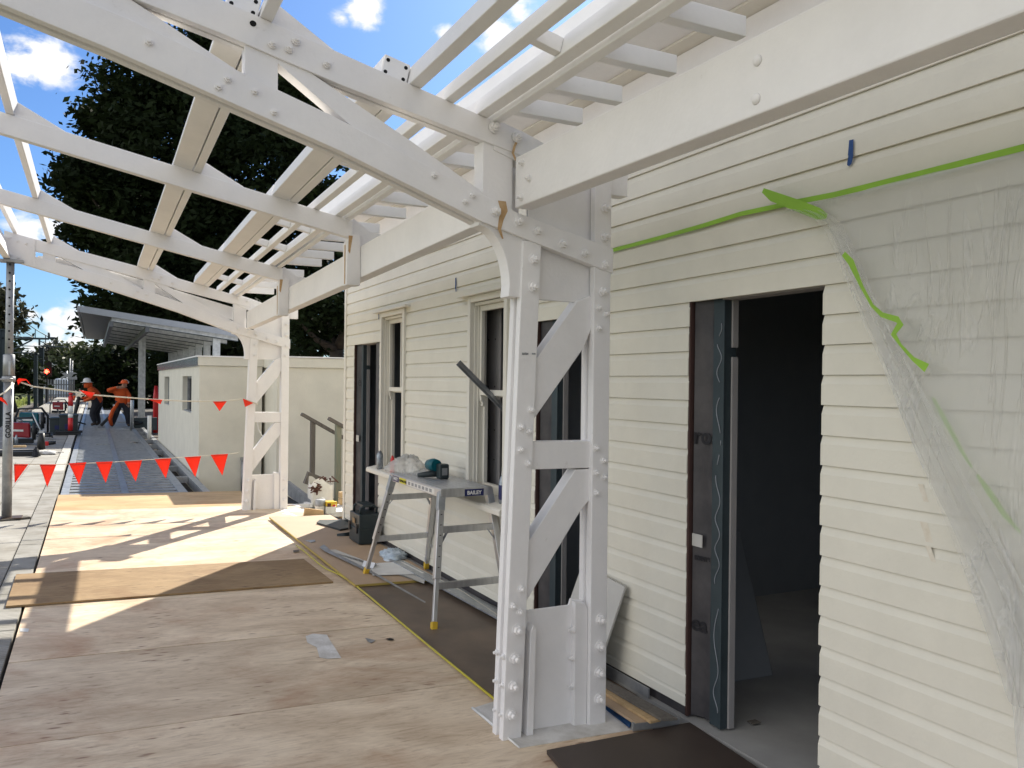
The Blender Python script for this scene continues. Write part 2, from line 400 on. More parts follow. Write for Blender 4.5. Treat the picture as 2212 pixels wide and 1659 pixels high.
def film_mat(name='polythene_film', lo=.22, hi=.50, bump=.3):
    m, nt, b, out = nodes(name); N = nt.nodes; Lk = nt.links
    tc = N.new('ShaderNodeTexCoord')
    mp = N.new('ShaderNodeMapping'); mp.inputs['Rotation'].default_value = (R(-48), 0, 0); mp.inputs['Scale'].default_value = (1, 2.6, .32)
    Lk.new(tc.outputs['Object'], mp.inputs[0])
    n = N.new('ShaderNodeTexNoise'); n.inputs['Scale'].default_value = 3.2; n.inputs['Detail'].default_value = 5; n.inputs['Roughness'].default_value = .55; n.inputs['Distortion'].default_value = 1.2
    Lk.new(mp.outputs[0], n.inputs[0])
    n2 = N.new('ShaderNodeTexNoise'); n2.inputs['Scale'].default_value = 1.1; n2.inputs['Detail'].default_value = 3; Lk.new(tc.outputs['Object'], n2.inputs[0])
    g = N.new('ShaderNodeMapRange'); g.inputs[1].default_value = .40; g.inputs[2].default_value = .62; Lk.new(n2.outputs[0], g.inputs[0])
    mg = N.new('ShaderNodeMath'); mg.operation = 'MULTIPLY'; Lk.new(n.outputs[0], mg.inputs[0]); Lk.new(g.outputs[0], mg.inputs[1])
    # creases: thin ridges where the film doubles over itself
    rd = N.new('ShaderNodeMath'); rd.operation = 'SUBTRACT'; rd.inputs[1].default_value = .5; Lk.new(n.outputs[0], rd.inputs[0])
    ra = N.new('ShaderNodeMath'); ra.operation = 'ABSOLUTE'; Lk.new(rd.outputs[0], ra.inputs[0])
    rc = N.new('ShaderNodeMapRange'); rc.inputs[1].default_value = .0; rc.inputs[2].default_value = .035; rc.inputs[3].default_value = .30; rc.inputs[4].default_value = 0; Lk.new(ra.outputs[0], rc.inputs[0])
    rg = N.new('ShaderNodeMath'); rg.operation = 'MULTIPLY'; Lk.new(rc.outputs[0], rg.inputs[0]); Lk.new(g.outputs[0], rg.inputs[1])
    hs_ = N.new('ShaderNodeMath'); hs_.operation = 'ADD'; Lk.new(mg.outputs[0], hs_.inputs[0]); Lk.new(rg.outputs[0], hs_.inputs[1])
    bp = N.new('ShaderNodeBump'); bp.inputs['Strength'].default_value = bump; bp.inputs['Distance'].default_value = .06
    Lk.new(hs_.outputs[0], bp.inputs['Height'])
    b.inputs['Base Color'].default_value = (.72, .72, .70, 1); b.inputs['Roughness'].default_value = .34; b.inputs['Specular IOR Level'].default_value = .45
    Lk.new(bp.outputs[0], b.inputs['Normal'])
    tl = N.new('ShaderNodeBsdfTranslucent'); tl.inputs[0].default_value = (.8, .8, .78, 1)
    tr = N.new('ShaderNodeBsdfTransparent'); tr.inputs[0].default_value = (.97, .97, .965, 1)
    m1 = N.new('ShaderNodeMixShader'); m1.inputs[0].default_value = .3; Lk.new(b.outputs[0], m1.inputs[1]); Lk.new(tl.outputs[0], m1.inputs[2])
    m2 = N.new('ShaderNodeMixShader')
    r = N.new('ShaderNodeMapRange'); r.inputs[1].default_value = .3; r.inputs[2].default_value = .75; r.inputs[3].default_value = lo; r.inputs[4].default_value = hi
    Lk.new(n2.outputs[0], r.inputs[0])
    ro = N.new('ShaderNodeMath'); ro.operation = 'ADD'; ro.use_clamp = True; Lk.new(r.outputs[0], ro.inputs[0]); Lk.new(rg.outputs[0], ro.inputs[1]); Lk.new(ro.outputs[0], m2.inputs[0])
    Lk.new(tr.outputs[0], m2.inputs[1]); Lk.new(m1.outputs[0], m2.inputs[2]); Lk.new(m2.outputs[0], out.inputs[0])
    return m


M['pave'] = pave_mat(); M['kerb'] = kerb_mat(); M['film'] = film_mat('polythene_film', .40, .66, .6); M['film2'] = film_mat('doubled_film', .20, .42, .3)

# ------------------------------------------------------------------ camera, sun, sky
cam = bpy.data.cameras.new('camera'); camo = bpy.data.objects.new('camera', cam); COL.objects.link(camo)
cam.sensor_width = 36; cam.sensor_fit = 'HORIZONTAL'; cam.lens = 36 * F_PX / 2212; cam.clip_start = .05; cam.clip_end = 5000
mw = Matrix((RT, UP, -FW)).transposed().to_4x4(); mw.translation = CAMP; camo.matrix_world = mw
scene.camera = camo

SUN_AZ, SUN_EL = 37.0, 35.5
SUNV = Vector((math.sin(R(SUN_AZ)) * math.cos(R(SUN_EL)), math.cos(R(SUN_AZ)) * math.cos(R(SUN_EL)), math.sin(R(SUN_EL))))
sl = bpy.data.lights.new('sun', 'SUN'); sl.energy = 5.0; sl.angle = R(.5); sl.color = (1, .93, .80)
so = bpy.data.objects.new('sun', sl); COL.objects.link(so); so.rotation_euler = SUNV.to_track_quat('Z', 'Y').to_euler()

w = bpy.data.worlds.new('World'); scene.world = w; w.use_nodes = True
nt = w.node_tree; nt.nodes.clear(); N = nt.nodes; Lk = nt.links
wo = N.new('ShaderNodeOutputWorld'); bg = N.new('ShaderNodeBackground'); bg.inputs[1].default_value = .05
sky = N.new('ShaderNodeTexSky'); sky.sky_type = 'NISHITA'; sky.sun_disc = False
sky.sun_elevation = R(SUN_EL); sky.sun_rotation = R(SUN_AZ); sky.air_density = 1.0; sky.dust_density = .6; sky.ozone_density = 1.6
tc = N.new('ShaderNodeTexCoord')
nz = N.new('ShaderNodeTexNoise'); nz.inputs['Scale'].default_value = 26; nz.inputs['Detail'].default_value = 9; nz.inputs['Roughness'].default_value = .6; nz.inputs['Distortion'].default_value = .25
mpn = N.new('ShaderNodeMapping'); mpn.inputs['Scale'].default_value = (1, 1, 1.7); Lk.new(tc.outputs['Generated'], mpn.inputs[0]); Lk.new(mpn.outputs[0], nz.inputs[0])
# where clouds stand: (px, py, radius px, weight)
BLOBS = [(95, 128, 62, 1), (45, 140, 55, 1), (130, 125, 38, .8), (70, 160, 45, .6), (785, 22, 48, 1), (740, 42, 30, .7), (960, 74, 30, .8), (1075, 70, 50, 1), (1120, 30, 45, .8),
         (60, 505, 55, .8), (110, 500, 45, .8), (118, 678, 36, .9), (66, 682, 26, .8), (150, 690, 40, .9), (168, 702, 36, .9), (95, 705, 26, .5), (120, 722, 40, .8), (165, 738, 50, .8), (75, 745, 50, .7), (40, 712, 30, .6), (110, 760, 60, .8), (190, 760, 60, .7),
         (1500, -150, 130, .9), (300, -200, 120, .8), (900, -260, 150, .7), (-300, 300, 150, .8), (-500, 600, 170, .8), (1350, 130, 60, .7)]
acc = None
for px, py, rr, wt in BLOBS:
    d = ray(px, py).normalized()
    vm = N.new('ShaderNodeVectorMath'); vm.operation = 'DISTANCE'; vm.inputs[1].default_value = d; Lk.new(tc.outputs['Generated'], vm.inputs[0])
    mr = N.new('ShaderNodeMapRange'); mr.inputs[1].default_value = 0; mr.inputs[2].default_value = 1.5 * rr / F_PX; mr.inputs[3].default_value = wt; mr.inputs[4].default_value = 0
    Lk.new(vm.outputs['Value'], mr.inputs[0])
    if acc is None: acc = mr.outputs[0]
    else:
        mx = N.new('ShaderNodeMath'); mx.operation = 'MAXIMUM'; Lk.new(acc, mx.inputs[0]); Lk.new(mr.outputs[0], mx.inputs[1]); acc = mx.outputs[0]
sm = N.new('ShaderNodeMath'); sm.operation = 'MULTIPLY_ADD'; Lk.new(nz.outputs[0], sm.inputs[0]); sm.inputs[1].default_value = 1.5; sm.inputs[2].default_value = -.72
ad = N.new('ShaderNodeMath'); ad.operation = 'ADD'; Lk.new(acc, ad.inputs[0]); Lk.new(sm.outputs[0], ad.inputs[1])
cr = N.new('ShaderNodeMapRange'); cr.interpolation_type = 'SMOOTHSTEP'; cr.inputs[1].default_value = .36; cr.inputs[2].default_value = .85; Lk.new(ad.outputs[0], cr.inputs[0])
cm = N.new('ShaderNodeMath'); cm.operation = 'MULTIPLY'; Lk.new(cr.outputs[0], cm.inputs[0]); Lk.new(acc, cm.inputs[1])
cm2 = N.new('ShaderNodeMath'); cm2.operation = 'MULTIPLY'; cm2.use_clamp = True; Lk.new(cm.outputs[0], cm2.inputs[0]); cm2.inputs[1].default_value = 1.9
tint = N.new('ShaderNodeMix'); tint.data_type = 'RGBA'; tint.blend_type = 'MULTIPLY'; tint.inputs[0].default_value = 1; tint.inputs[7].default_value = (.63, .95, 1.42, 1)
Lk.new(sky.outputs[0], tint.inputs[6])
cmx = N.new('ShaderNodeMix'); cmx.data_type = 'RGBA'; cmx.inputs[7].default_value = (11.5, 11.6, 11.8, 1)
Lk.new(cm2.outputs[0], cmx.inputs[0]); Lk.new(tint.outputs[2], cmx.inputs[6])
# unseen bright cloud bank, broken by noise, added to fill the shade
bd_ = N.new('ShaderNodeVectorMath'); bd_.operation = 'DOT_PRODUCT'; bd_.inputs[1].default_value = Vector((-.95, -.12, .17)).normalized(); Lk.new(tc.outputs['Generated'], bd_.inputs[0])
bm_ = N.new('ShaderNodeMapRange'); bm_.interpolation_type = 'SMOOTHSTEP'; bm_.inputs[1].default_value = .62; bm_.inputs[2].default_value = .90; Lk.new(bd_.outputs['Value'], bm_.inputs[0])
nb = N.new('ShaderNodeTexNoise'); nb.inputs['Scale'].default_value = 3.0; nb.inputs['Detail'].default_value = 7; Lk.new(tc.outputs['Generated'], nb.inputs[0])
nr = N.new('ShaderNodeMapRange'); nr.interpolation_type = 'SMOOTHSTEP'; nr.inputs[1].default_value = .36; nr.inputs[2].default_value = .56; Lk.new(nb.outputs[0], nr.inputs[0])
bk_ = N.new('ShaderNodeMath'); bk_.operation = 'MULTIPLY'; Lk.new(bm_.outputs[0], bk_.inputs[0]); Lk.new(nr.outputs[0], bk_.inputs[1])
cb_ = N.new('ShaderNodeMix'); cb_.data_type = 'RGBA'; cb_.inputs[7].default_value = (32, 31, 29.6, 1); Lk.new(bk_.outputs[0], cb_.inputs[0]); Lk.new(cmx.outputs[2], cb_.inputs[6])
bd2 = N.new('ShaderNodeVectorMath'); bd2.operation = 'DOT_PRODUCT'; bd2.inputs[1].default_value = Vector((-.35, -.66, .66)).normalized(); Lk.new(tc.outputs['Generated'], bd2.inputs[0])  # second unseen bank, added high behind the camera as softer fill
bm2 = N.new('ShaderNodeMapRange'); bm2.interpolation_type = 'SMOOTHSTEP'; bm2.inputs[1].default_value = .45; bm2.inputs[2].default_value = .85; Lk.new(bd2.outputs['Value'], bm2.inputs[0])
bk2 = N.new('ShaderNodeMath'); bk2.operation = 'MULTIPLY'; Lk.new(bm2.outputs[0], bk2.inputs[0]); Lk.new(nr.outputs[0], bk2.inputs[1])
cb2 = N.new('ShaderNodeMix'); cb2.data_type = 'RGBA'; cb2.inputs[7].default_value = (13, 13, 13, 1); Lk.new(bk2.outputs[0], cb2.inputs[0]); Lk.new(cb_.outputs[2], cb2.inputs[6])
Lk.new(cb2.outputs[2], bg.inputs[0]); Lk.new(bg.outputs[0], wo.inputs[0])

vs = scene.view_settings; vs.view_transform = 'Standard'; vs.look = 'None'; vs.gamma = 1; vs.exposure = 0.9; vs.use_curve_mapping = False
cy = scene.cycles; cy.max_bounces = 8; cy.diffuse_bounces = 5; cy.transparent_max_bounces = 12; cy.use_denoising = True

# ------------------------------------------------------------------ bolts
def bolt_mesh(name, s, mats):
    b = MB()
    def ring(r0, h0, h1, n, rot=0, r1=None):
        r1 = r1 or r0
        vs = [(r0 * math.cos(2 * math.pi * k / n + rot), -h0, r0 * math.sin(2 * math.pi * k / n + rot)) for k in range(n)] + \
             [(r1 * math.cos(2 * math.pi * k / n + rot), -h1, r1 * math.sin(2 * math.pi * k / n + rot)) for k in range(n)]
        b.add(vs, [tuple(range(n)), tuple(range(2 * n - 1, n - 1, -1))] + [(k, n + k, n + (k + 1) % n, (k + 1) % n) for k in range(n)])
    ring(.0235 * s, -.002, .004 * s, 14); ring(.0185 * s, .004 * s, .018 * s, 6, .3, .0175 * s); ring(.0095 * s, .018 * s, .034 * s, 10, 0, .0085 * s)
    ob = b.build(name, mats, loc=(0, 0, 0)); me = ob.data; bpy.data.objects.remove(ob); return me


BOLT_L = bolt_mesh('large_bolt', 1.18, M['white']); BOLT_S = bolt_mesh('small_bolt', .78, M['white'])


def bolts(parent, pts, me, rotz=0.0, dx=0.0):
    for p in pts:
        o = bpy.data.objects.new('bolt', me); COL.objects.link(o); o.parent = parent
        o.location = Vector(p) - ORG[parent.name]; o.rotation_euler = (0, random.uniform(0, 1), rotz); ORG[o.name] = ORG[parent.name]


# ------------------------------------------------------------------ the old platform awning frame
YN, YF, GR = 3.37, 10.75, -.0175
aw = thing('platform_awning', (1.95, 7.0, 0), 'white timber and steel platform awning frame with its roof sheets off', 'awning frame')
WHT, WB = M['white'], M['white2']
S9 = lambda x, y: (987.5 + .1984 * x, 219.4 + .1984 * y)
C1 = lambda x, y: (x / 3, y / 3)
C2 = lambda x, y: (737.3 + x / 3, y / 3)
C5 = lambda x, y: (737.3 + x / 3, 552.9 + y / 3)
B2 = lambda x, y: (737.3 + x / 3, 1105.9 + y / 3)
C9 = lambda x, y: (493.7 + x * .1984, 329.2 + y * .1984)


def XZ(p): return (p.x, p.z)


def lattice_post(oy, dz, first):
    Y = YN
    def q(*pts): return [(XZ(FY(px, py, Y))[0], XZ(FY(px, py, Y))[1] + dz) for px, py in pts]
    f0, f1, g0, g1, r1 = Y + oy, Y + .04 + oy, Y + .045 + oy, Y + .065 + oy, Y + .11 + oy
    zb = -.02 if first else -.15
    ll = MB()
    legp = [(1.672, zb), (1.769, zb), (1.848, 2.311 + dz), (1.751, 2.302 + dz)]
    ll.prism(legp, f0, f1); ll.prism(legp, f1 + .03, r1)
    ll.prism([(1.69, zb), (1.755, zb), (1.83, 2.30 + dz), (1.765, 2.30 + dz)], f1, f1 + .03)
    leg = ll.build('post_leg', WHT, aw, .004)
    rl = MB(); legq = [(2.137, zb), (2.231, zb), (2.232, 2.66 + dz), (2.137, 2.66 + dz)]
    rl.prism(legq, f0, f1); rl.prism(legq, f1 + .03, r1)
    rl.prism([(2.15, zb), (2.22, zb), (2.22, 2.65 + dz), (2.15, 2.65 + dz)], f1, f1 + .03)
    legr = rl.build('post_leg', WHT, aw, .004)
    # lattice
    la = MB(); la.prism([(1.79, 1.43 + dz), (1.79, 1.70 + dz), (2.06, 2.045 + dz), (2.15, 2.08 + dz), (2.15, 1.94 + dz), (2.10, 1.825 + dz)], g0 - .02, r1 - .008); d1 = la.build('lattice_brace', WHT, aw, .003)
    la = MB(); la.prism([(1.75, .62 + dz), (1.75, .81 + dz), (1.80, .90 + dz), (2.06, 1.24 + dz), (2.15, 1.24 + dz), (2.15, 1.10 + dz), (2.09, 1.04 + dz), (1.80, .635 + dz)], g0 - .02, r1 - .008); d2 = la.build('lattice_brace', WHT, aw, .003)
    la = MB(); la.prism([(1.76, 1.25 + dz), (1.76, 1.378 + dz), (2.15, 1.375 + dz), (2.15, 1.245 + dz)], g0 - .024, r1 - .006); d3 = la.build('lattice_rung', WHT, aw, .003)
    bp = MB(); bp.prism([(1.72, zb + .015), (1.76, .585 + dz), (2.05, .585 + dz), (2.06, .615 + dz), (2.13, .60 + dz), (2.16, zb + .015)], g0 + .012, g1 + .005)
    bp.prism([(1.80, zb + .012), (1.835, zb + .012), (1.845, .50 + dz), (1.83, .53 + dz), (1.815, .50 + dz)], f0 + .004, g0 + .014)
    bp.prism([(2.065, zb + .012), (2.135, zb + .012), (2.135, .56 + dz), (2.12, .595 + dz), (2.065, .605 + dz)], f0 + .022, g0 + .014)
    base = bp.build('base_plate', WHT, aw, .003)
    up = MB(); up.prism([(1.80, 2.043 + dz), (2.16, 2.04 + dz), (2.16, 2.62 + dz), (1.80, 2.62 + dz)], g0 + .004, g1 + .003)
    up.prism([(1.55, 2.44 + dz), (1.70, 2.40 + dz), (1.70, 2.76 + dz), (1.55, 2.78 + dz)], f0 + .012, r1)
    head = up.build('head_plate', WHT, aw, .003)
    cu = MB(); arc = [(1.685, 2.044 + dz)] + [(1.690 - .158 * (1 - math.cos(a)) - .0, 2.085 + .27 * math.sin(a) + dz) for a in np.linspace(.05, math.pi / 2, 14)] + [(1.533, 2.40 + dz), (1.78, 2.36 + dz), (1.78, 2.044 + dz)]
    cu.prism(arc, f0 + .012, r1 - .01); brk = cu.build('curved_bracket', WHT, aw, .003)
    def bp_(pts, c): return [(v.x, v.y + oy - .0, v.z + dz) for v in (FY(*c(*p), Y) for p in pts)]
    bolts(leg, bp_([(1250, 20), (1245, 200)], C5), BOLT_L); bolts(legr, bp_([(1705, 60), (1695, 230)], C5) + bp_([(1615, 1165), (1610, 1475)], S9), BOLT_L)
    bolts(leg, bp_([(1140, 765), (1125, 950), (1115, 1130), (1100, 1312)], B2), BOLT_L); bolts(legr, bp_([(1680, 698), (1675, 870), (1672, 1040), (1670, 1210)], B2), BOLT_L)
    if first:
        bolts(leg, bp_([(1230, 997), (1165, 1108), (1213, 1135), (1162, 1255), (1210, 1345)], C5) + bp_([(1165, 500), (1112, 610), (1157, 648)], B2), BOLT_S)
        bolts(legr, bp_([(1670, 335), (1715, 375), (1668, 468), (1652, 1245), (1700, 1325), (1652, 1405), (1703, 1432), (1652, 1535)], C5), BOLT_S)
        bolts(leg, [(1.690 + .0 * k, Y + yy, z) for z in (.40, .27, .135) for k, yy in ((0, .018), (0, .085))], BOLT_S, R(-90))
        bolts(base, [(2.066, Y + .035, z) for z in (.47, .335, .20)], BOLT_S, R(-90))
        # worn patch and rust are marks in the paint
        mk = MB(); 
        for a, bb, h in ((1127.5, 1141.5, 5.5), (1149, 1157, 4)):
            p0 = FY(a, 764, Y - .0012); p1 = FY(bb, 764.5, Y - .0012); hz = h * .0019 / 2 * 1.1
            xs = np.linspace(p0.x, p1.x, 7)
            top = [(x, Y - .0012, p0.z + hz * random.uniform(.6, 1.1)) for x in xs]; bot = [(x, Y - .0012, p0.z - hz * random.uniform(.6, 1.1)) for x in xs]
            mk.add(bot + top, [(i, i + 1, 8 + i, 7 + i) for i in range(6)])
        mk.build('bare_metal_patch', M['galvd'], aw)
    return leg


lattice_post(0, 0, True); lattice_post(YF - YN, -.13, False)

# --- two steel trusses (near and far post)
NT = [(-.90, 3.40), (-.62, 3.345), (.43, 3.117), (.897, 3.0), (1.762, 2.785)]       # top line
LCT = [(-.90, 3.215), (.10, 2.975), (.854, 2.738), (1.72, 2.425), (2.24, 2.305)]
LCB = [(-.90, 3.10), (.035, 2.853), (.902, 2.594), (1.533, 2.37), (2.24, 2.185)]


def lerp(pts, x):
    if x <= pts[0][0]: a, b = pts[0], pts[1]
    elif x >= pts[-1][0]: a, b = pts[-2], pts[-1]
    else:
        for a, b in zip(pts, pts[1:]):
            if a[0] <= x <= b[0]: break
    return a[1] + (b[1] - a[1]) * (x - a[0]) / (b[0] - a[0])


def truss(oy, dz, first):
    f0, r1 = YN + oy, YN + .10 + oy
    def sh(p): return [(x, z + dz) for x, z in p]
    U = [(x, z) for x, z in NT]; Ub = [(x, z - (.13 if x < 1.2 else .10)) for x, z in NT]
    uc = MB(); poly = sh(U) + sh(Ub)[::-1]
    uc.prism(poly, f0, f0 + .042); uc.prism(poly, f0 + .058, r1)
    uc.prism(sh([(x, z - .004) for x, z in U]) + sh([(x, z + .014) for x, z in Ub])[::-1], f0 + .042, f0 + .058)
    uc.prism(sh([(1.60, 2.842), (1.76, 2.80), (1.92, 2.745), (1.92, 2.60), (1.60, 2.70)]), f0 + .006, r1 - .006)
    ch = uc.build('upper_chord', WHT, aw, .003)
    lc = MB(); poly = sh(LCT) + sh(LCB)[::-1]
    lc.prism(poly, f0 - .008, f0 + .036); lc.prism(poly, f0 + .066, r1 + .01)
    lc.prism(sh([(x, z - .004) for x, z in LCT]) + sh([(x, z + .014) for x, z in LCB])[::-1], f0 + .036, f0 + .066)
    lo = lc.build('lower_chord', WHT, aw, .003)
    for (xa, xb) in ((.518, .646), (-.525, -.40)):
        s = MB(); s.prism(sh([(xa, lerp(NT, xa) - .12), (xb, lerp(NT, xb) - .12), (xb, lerp(LCT, xb) - .02), (xa, lerp(LCT, xa) - .02)]), f0 + .012, r1 - .012); s.build('truss_strut', WHT, aw, .002)
    s = MB(); s.prism(sh([(.646, 2.95), (.72, 2.93), (1.20, 2.69), (1.56, 2.50), (1.51, 2.46), (1.059, 2.635), (.646, 2.915)]), f0 + .012, r1 - .012); s.build('truss_brace', WHT, aw, .002)
    s = MB(); s.prism(sh([(-.40, 3.20), (-.30, 3.18), (.08, 3.07), (.50, 2.855), (.40, 2.84), (-.10, 3.02), (-.40, 3.185)]), f0 + .012, r1 - .012); s.build('truss_brace', WHT, aw, .002)
    s = MB(); s.prism(sh([(-.90, 3.41), (-.60, 3.335), (-.60, 3.02), (-.90, 3.10)]), f0 - .014, f0 - .002); s.prism(sh([(-.895, 3.40), (-.60, 3.33), (-.60, 3.03), (-.895, 3.11)]), f0 + .004, r1); eg = s.build('end_gusset', WHT, aw, .002)
    # wedge cleats behind the purlins
    for x0 in (.62, -.44):
        z0 = lerp(NT, x0) + dz; s = MB(); s.prism([(x0, z0 - .02), (x0, z0 + .10), (x0 + .27, lerp(NT, x0 + .27) + dz + .003), (x0 + .27, lerp(NT, x0 + .27) + dz - .02)], f0 + .02, r1 - .02); s.build('purlin_cleat', WHT, aw, .002)
    def bp_(pts, c): return [(v.x, v.y + oy, v.z + dz) for v in (FY(*c(*p), YN - .006) for p in pts)]
    bolts(ch, bp_([(405, 280), (655, 385)], S9), BOLT_L)
    bolts(lo, bp_([(415, 1195), (665, 1305), (870, 1405), (1150, 1550), (1385, 1650)], S9), BOLT_L)
    bolts(ch, bp_([(1765, 285), (1875, 315), (1920, 265), (2120, 415)], C1), BOLT_S)
    bolts(lo, bp_([(965, 275), (1415, 565), (1475, 515), (1650, 595), (1775, 728)], C1) + (bp_([(600, 1135), (800, 1305), (850, 1265)], C2) if first else []), BOLT_S)
    if first:
        h = MB(); p = FY(*C1(1640, 152), YN - .0015); h.add([(p.x + .013 * math.cos(a), p.y, p.z + .012 * math.sin(a)) for a in np.linspace(0, 2 * math.pi, 12, endpoint=False)], [tuple(range(11, -1, -1))]); h.build('bolt_hole', M['hole'], aw)
    else:
        bolts(eg, [(x, f0 - .014, z + dz) for x, z in ((-.85, 3.33), (-.77, 3.30), (-.69, 3.28), (-.83, 3.14), (-.76, 3.12))], BOLT_S)


truss(0, 0, True); truss(YF - YN, -.13, False)
s = MB(); s.prism([(-.58, 3.19 - .13 - .02), (-.58, 2.98), (.5, 2.74), (1.56, 2.40), (1.56, 2.56), (.65, 2.80), (-.3, 3.03)], YF + .115, YF + .135); s.build('end_board', WB, aw)

# --- two timber rafters between
R2 = [(-.90, 3.318), (-.512, 3.238), (1.044, 2.918), (1.64, 2.797)]
R3 = [(-.90, 3.292), (-.72, 3.253), (.458, 2.996), (1.64, 2.745)]
Y2, Y3 = 5.80, 8.24
for pts, y in ((R2, Y2), (R3, Y3)):
    s = MB(); low = [(x, z - .128) for x, z in pts]
    s.prism(pts + low[::-1], y, y + .065)
    s.prism([(1.64, lerp(pts, 1.64)), (1.66, lerp(pts, 1.64) + .02), (1.78, lerp(pts, 1.64) - .06), (2.0, lerp(pts, 1.64) - .09), (2.0, lerp(pts, 1.64) - .25), (1.64, lerp(pts, 1.64) - .20)], y + .03, y + .10)
    r = s.build('rafter', WHT, aw, .004)
    for x0 in (.62, -.44):
        z0 = lerp(pts, x0); s = MB(); s.prism([(x0, z0 - .02), (x0, z0 + .095), (x0 + .27, lerp(pts, x0 + .27) + .003), (x0 + .27, lerp(pts, x0 + .27) - .02)], y + .008, y + .057); s.build('purlin_cleat', WHT, aw, .002)
    # packer under the rafter on the beam face
    zt = lerp(pts, 1.62) - .125
    s = MB(); s.prism([(1.63, zt + .02), (1.60, zt - .04), (1.60, zt - .34), (1.698, zt - .34), (1.698, zt + .02)], y - .01, y + .10); pk = s.build('rafter_packer', WHT, aw, .003)
    st = MB(); st.box(1.5978, 1.5985, y + .03, y + .055, zt - .33, zt - .05); st.add([(1.61, y - .0115, zt + .01), (1.64, y - .0115, zt + .01), (1.62, y - .0115, zt - .12), (1.608, y - .0115, zt - .10)], [(0, 1, 2, 3)]); st.build('rust_run', M['rust'], aw)
    if y == Y2:
        j = MB(); j.box(-.62, -.56, y - .003, y - .001, lerp(pts, -.6) - .125, lerp(pts, -.6) - .01)
st = MB()
for c, z0, z1 in ((1.636, 2.47, 2.30), (1.70, 2.79, 2.66)):
    xs = [c + .012 * math.sin(i * 1.7) for i in range(5)]; zs = np.linspace(z0, z1, 5); ww = [.02, .018, .012, .009, .004] if c < 1.65 else [.006] * 5
    st = MB(); st.add([(x - q, YN - .0095, z) for x, q, z in zip(xs, ww, zs)] + [(x + q, YN - .0095, z) for x, q, z in zip(xs, ww, zs)], [(i, 5 + i, 6 + i, i + 1) for i in range(4)]); st.build('rust_run', M['rust'], aw)

# --- beam along the posts
bm1 = MB(); bm1.hexa([(1.70, -7, 2.36), (1.79, -7, 2.36), (1.79, YN - .012, 2.443), (1.70, YN - .012, 2.443), (1.70, -7, 2.60), (1.79, -7, 2.60), (1.79, YN - .012, 2.674), (1.70, YN - .012, 2.674)])
beam = bm1.build('beam', WHT, aw, .006)
bm2 = MB(); bm2.hexa([(1.70, YN + .12, 2.443), (1.79, YN + .12, 2.443), (1.79, YF - .012, 2.29), (1.70, YF - .012, 2.29), (1.70, YN + .12, 2.674), (1.79, YN + .12, 2.674), (1.79, YF - .012, 2.505), (1.70, YF - .012, 2.505)])
beam2 = bm2.build('beam', WHT, aw, .006)
bolts(beam, [FX(*S9(*p), 1.70) for p in ((715, 670), (790, 835), (705, 1045))], BOLT_S, R(-90))
dm = MB(); dm.lathe([(.017, 0), (.016, .004), (.011, .009), (.004, .011)], (0, 0, 0), 12); dmo = dm.build('dome_bolt', WHT, loc=(0, 0, 0)); DOME = dmo.data; bpy.data.objects.remove(dmo)
for p in (FX(1637, 131, 1.70), FX(1634, 214, 1.70)):
    o = bpy.data.objects.new('bolt', DOME); COL.objects.link(o); o.parent = beam; o.location = p - ORG[beam.name]; o.rotation_euler = (0, R(-90), 0)
s = MB(); s.box(2.24, 2.345, YN + .03, YN + .10, 2.575, 2.70); s.build('timber_stub', WHT, aw, .003)
s = MB(); s.box(2.24, 2.345, YF + .03, YF + .10, 2.445, 2.57); s.build('timber_stub', WHT, aw, .003)

# --- purlins: run along Y on top of the frames
FR = [(YN + .05, NT, 0), (Y2 + .03, R2, 0), (Y3 + .03, R3, 0), (YF + .05, NT, -.13)]


def topz(x, y):
    zs = [(yy, lerp(p, x) + d) for yy, p, d in FR]
    if y < zs[0][0]: return zs[0][1] + (zs[0][0] - y) * .006
    return lerp(zs, y)


TILT = Vector((.974, 0, -.226)); NRM = Vector((.226, 0, .974))


def run(mb, x0, x1, h, ya, yb, drop=0.0):
    ys = [ya] + [y for y, _, _ in FR if ya < y < yb] + [yb]
    for a, b in zip(ys, ys[1:]):
        P = []
        for base in (0, h):
            for x, y in ((x0, a), (x1, a), (x1, b), (x0, b)):
                z = topz(x, y) - drop; v = Vector((x, y, z)) + NRM * (base + .001); P.append(v)
        mb.hexa(P)


for x0, x1, h, dr, nm in ((-.487, -.442, .085, 0, 'purlin'), (.572, .620, .09, 0, 'purlin'), (1.196, 1.250, .095, 0, 'purlin'), (1.360, 1.404, .075, 0, 'purlin'), (1.515, 1.566, .080, 0, 'purlin'), (1.583, 1.621, .085, .008, 'purlin')):
    b = MB(); run(b, x0, x1, h, -7.0, YF + .25, dr); p = b.build(nm, WB, aw, .004)
b = MB(); run(b, -.815, -.775, .10, Y2 + .9, YF + .06); b.build('purlin', WB, aw, .004)
for (x0, x1, h) in ((.445, .566, .085), (1.075, 1.192, .095)):
    for ya, yb in ((YN + .035, Y2 + .012), (Y2 + .055, Y3 + .012), (Y3 + .055, YF + .03)):
        b = MB(); run(b, x0, x1, h, ya, yb); bx = b.build('box_rail', WB, aw, .006)
        if ya < 4:
            hb = MB()
            for u in (.16, .84):
                for v in (.22, .78):
                    c = Vector((x0 + (x1 - x0) * u, ya - .0012, topz(x0 + (x1 - x0) * u, ya))) + NRM * (h * v)
                    hb.add([(c.x + .0085 * math.cos(a), c.y, c.z + .0085 * math.sin(a)) for a in np.linspace(0, 2 * math.pi, 12, endpoint=False)], [tuple(range(12))])
            hb.build('bolt_hole', M['hole'], bx)


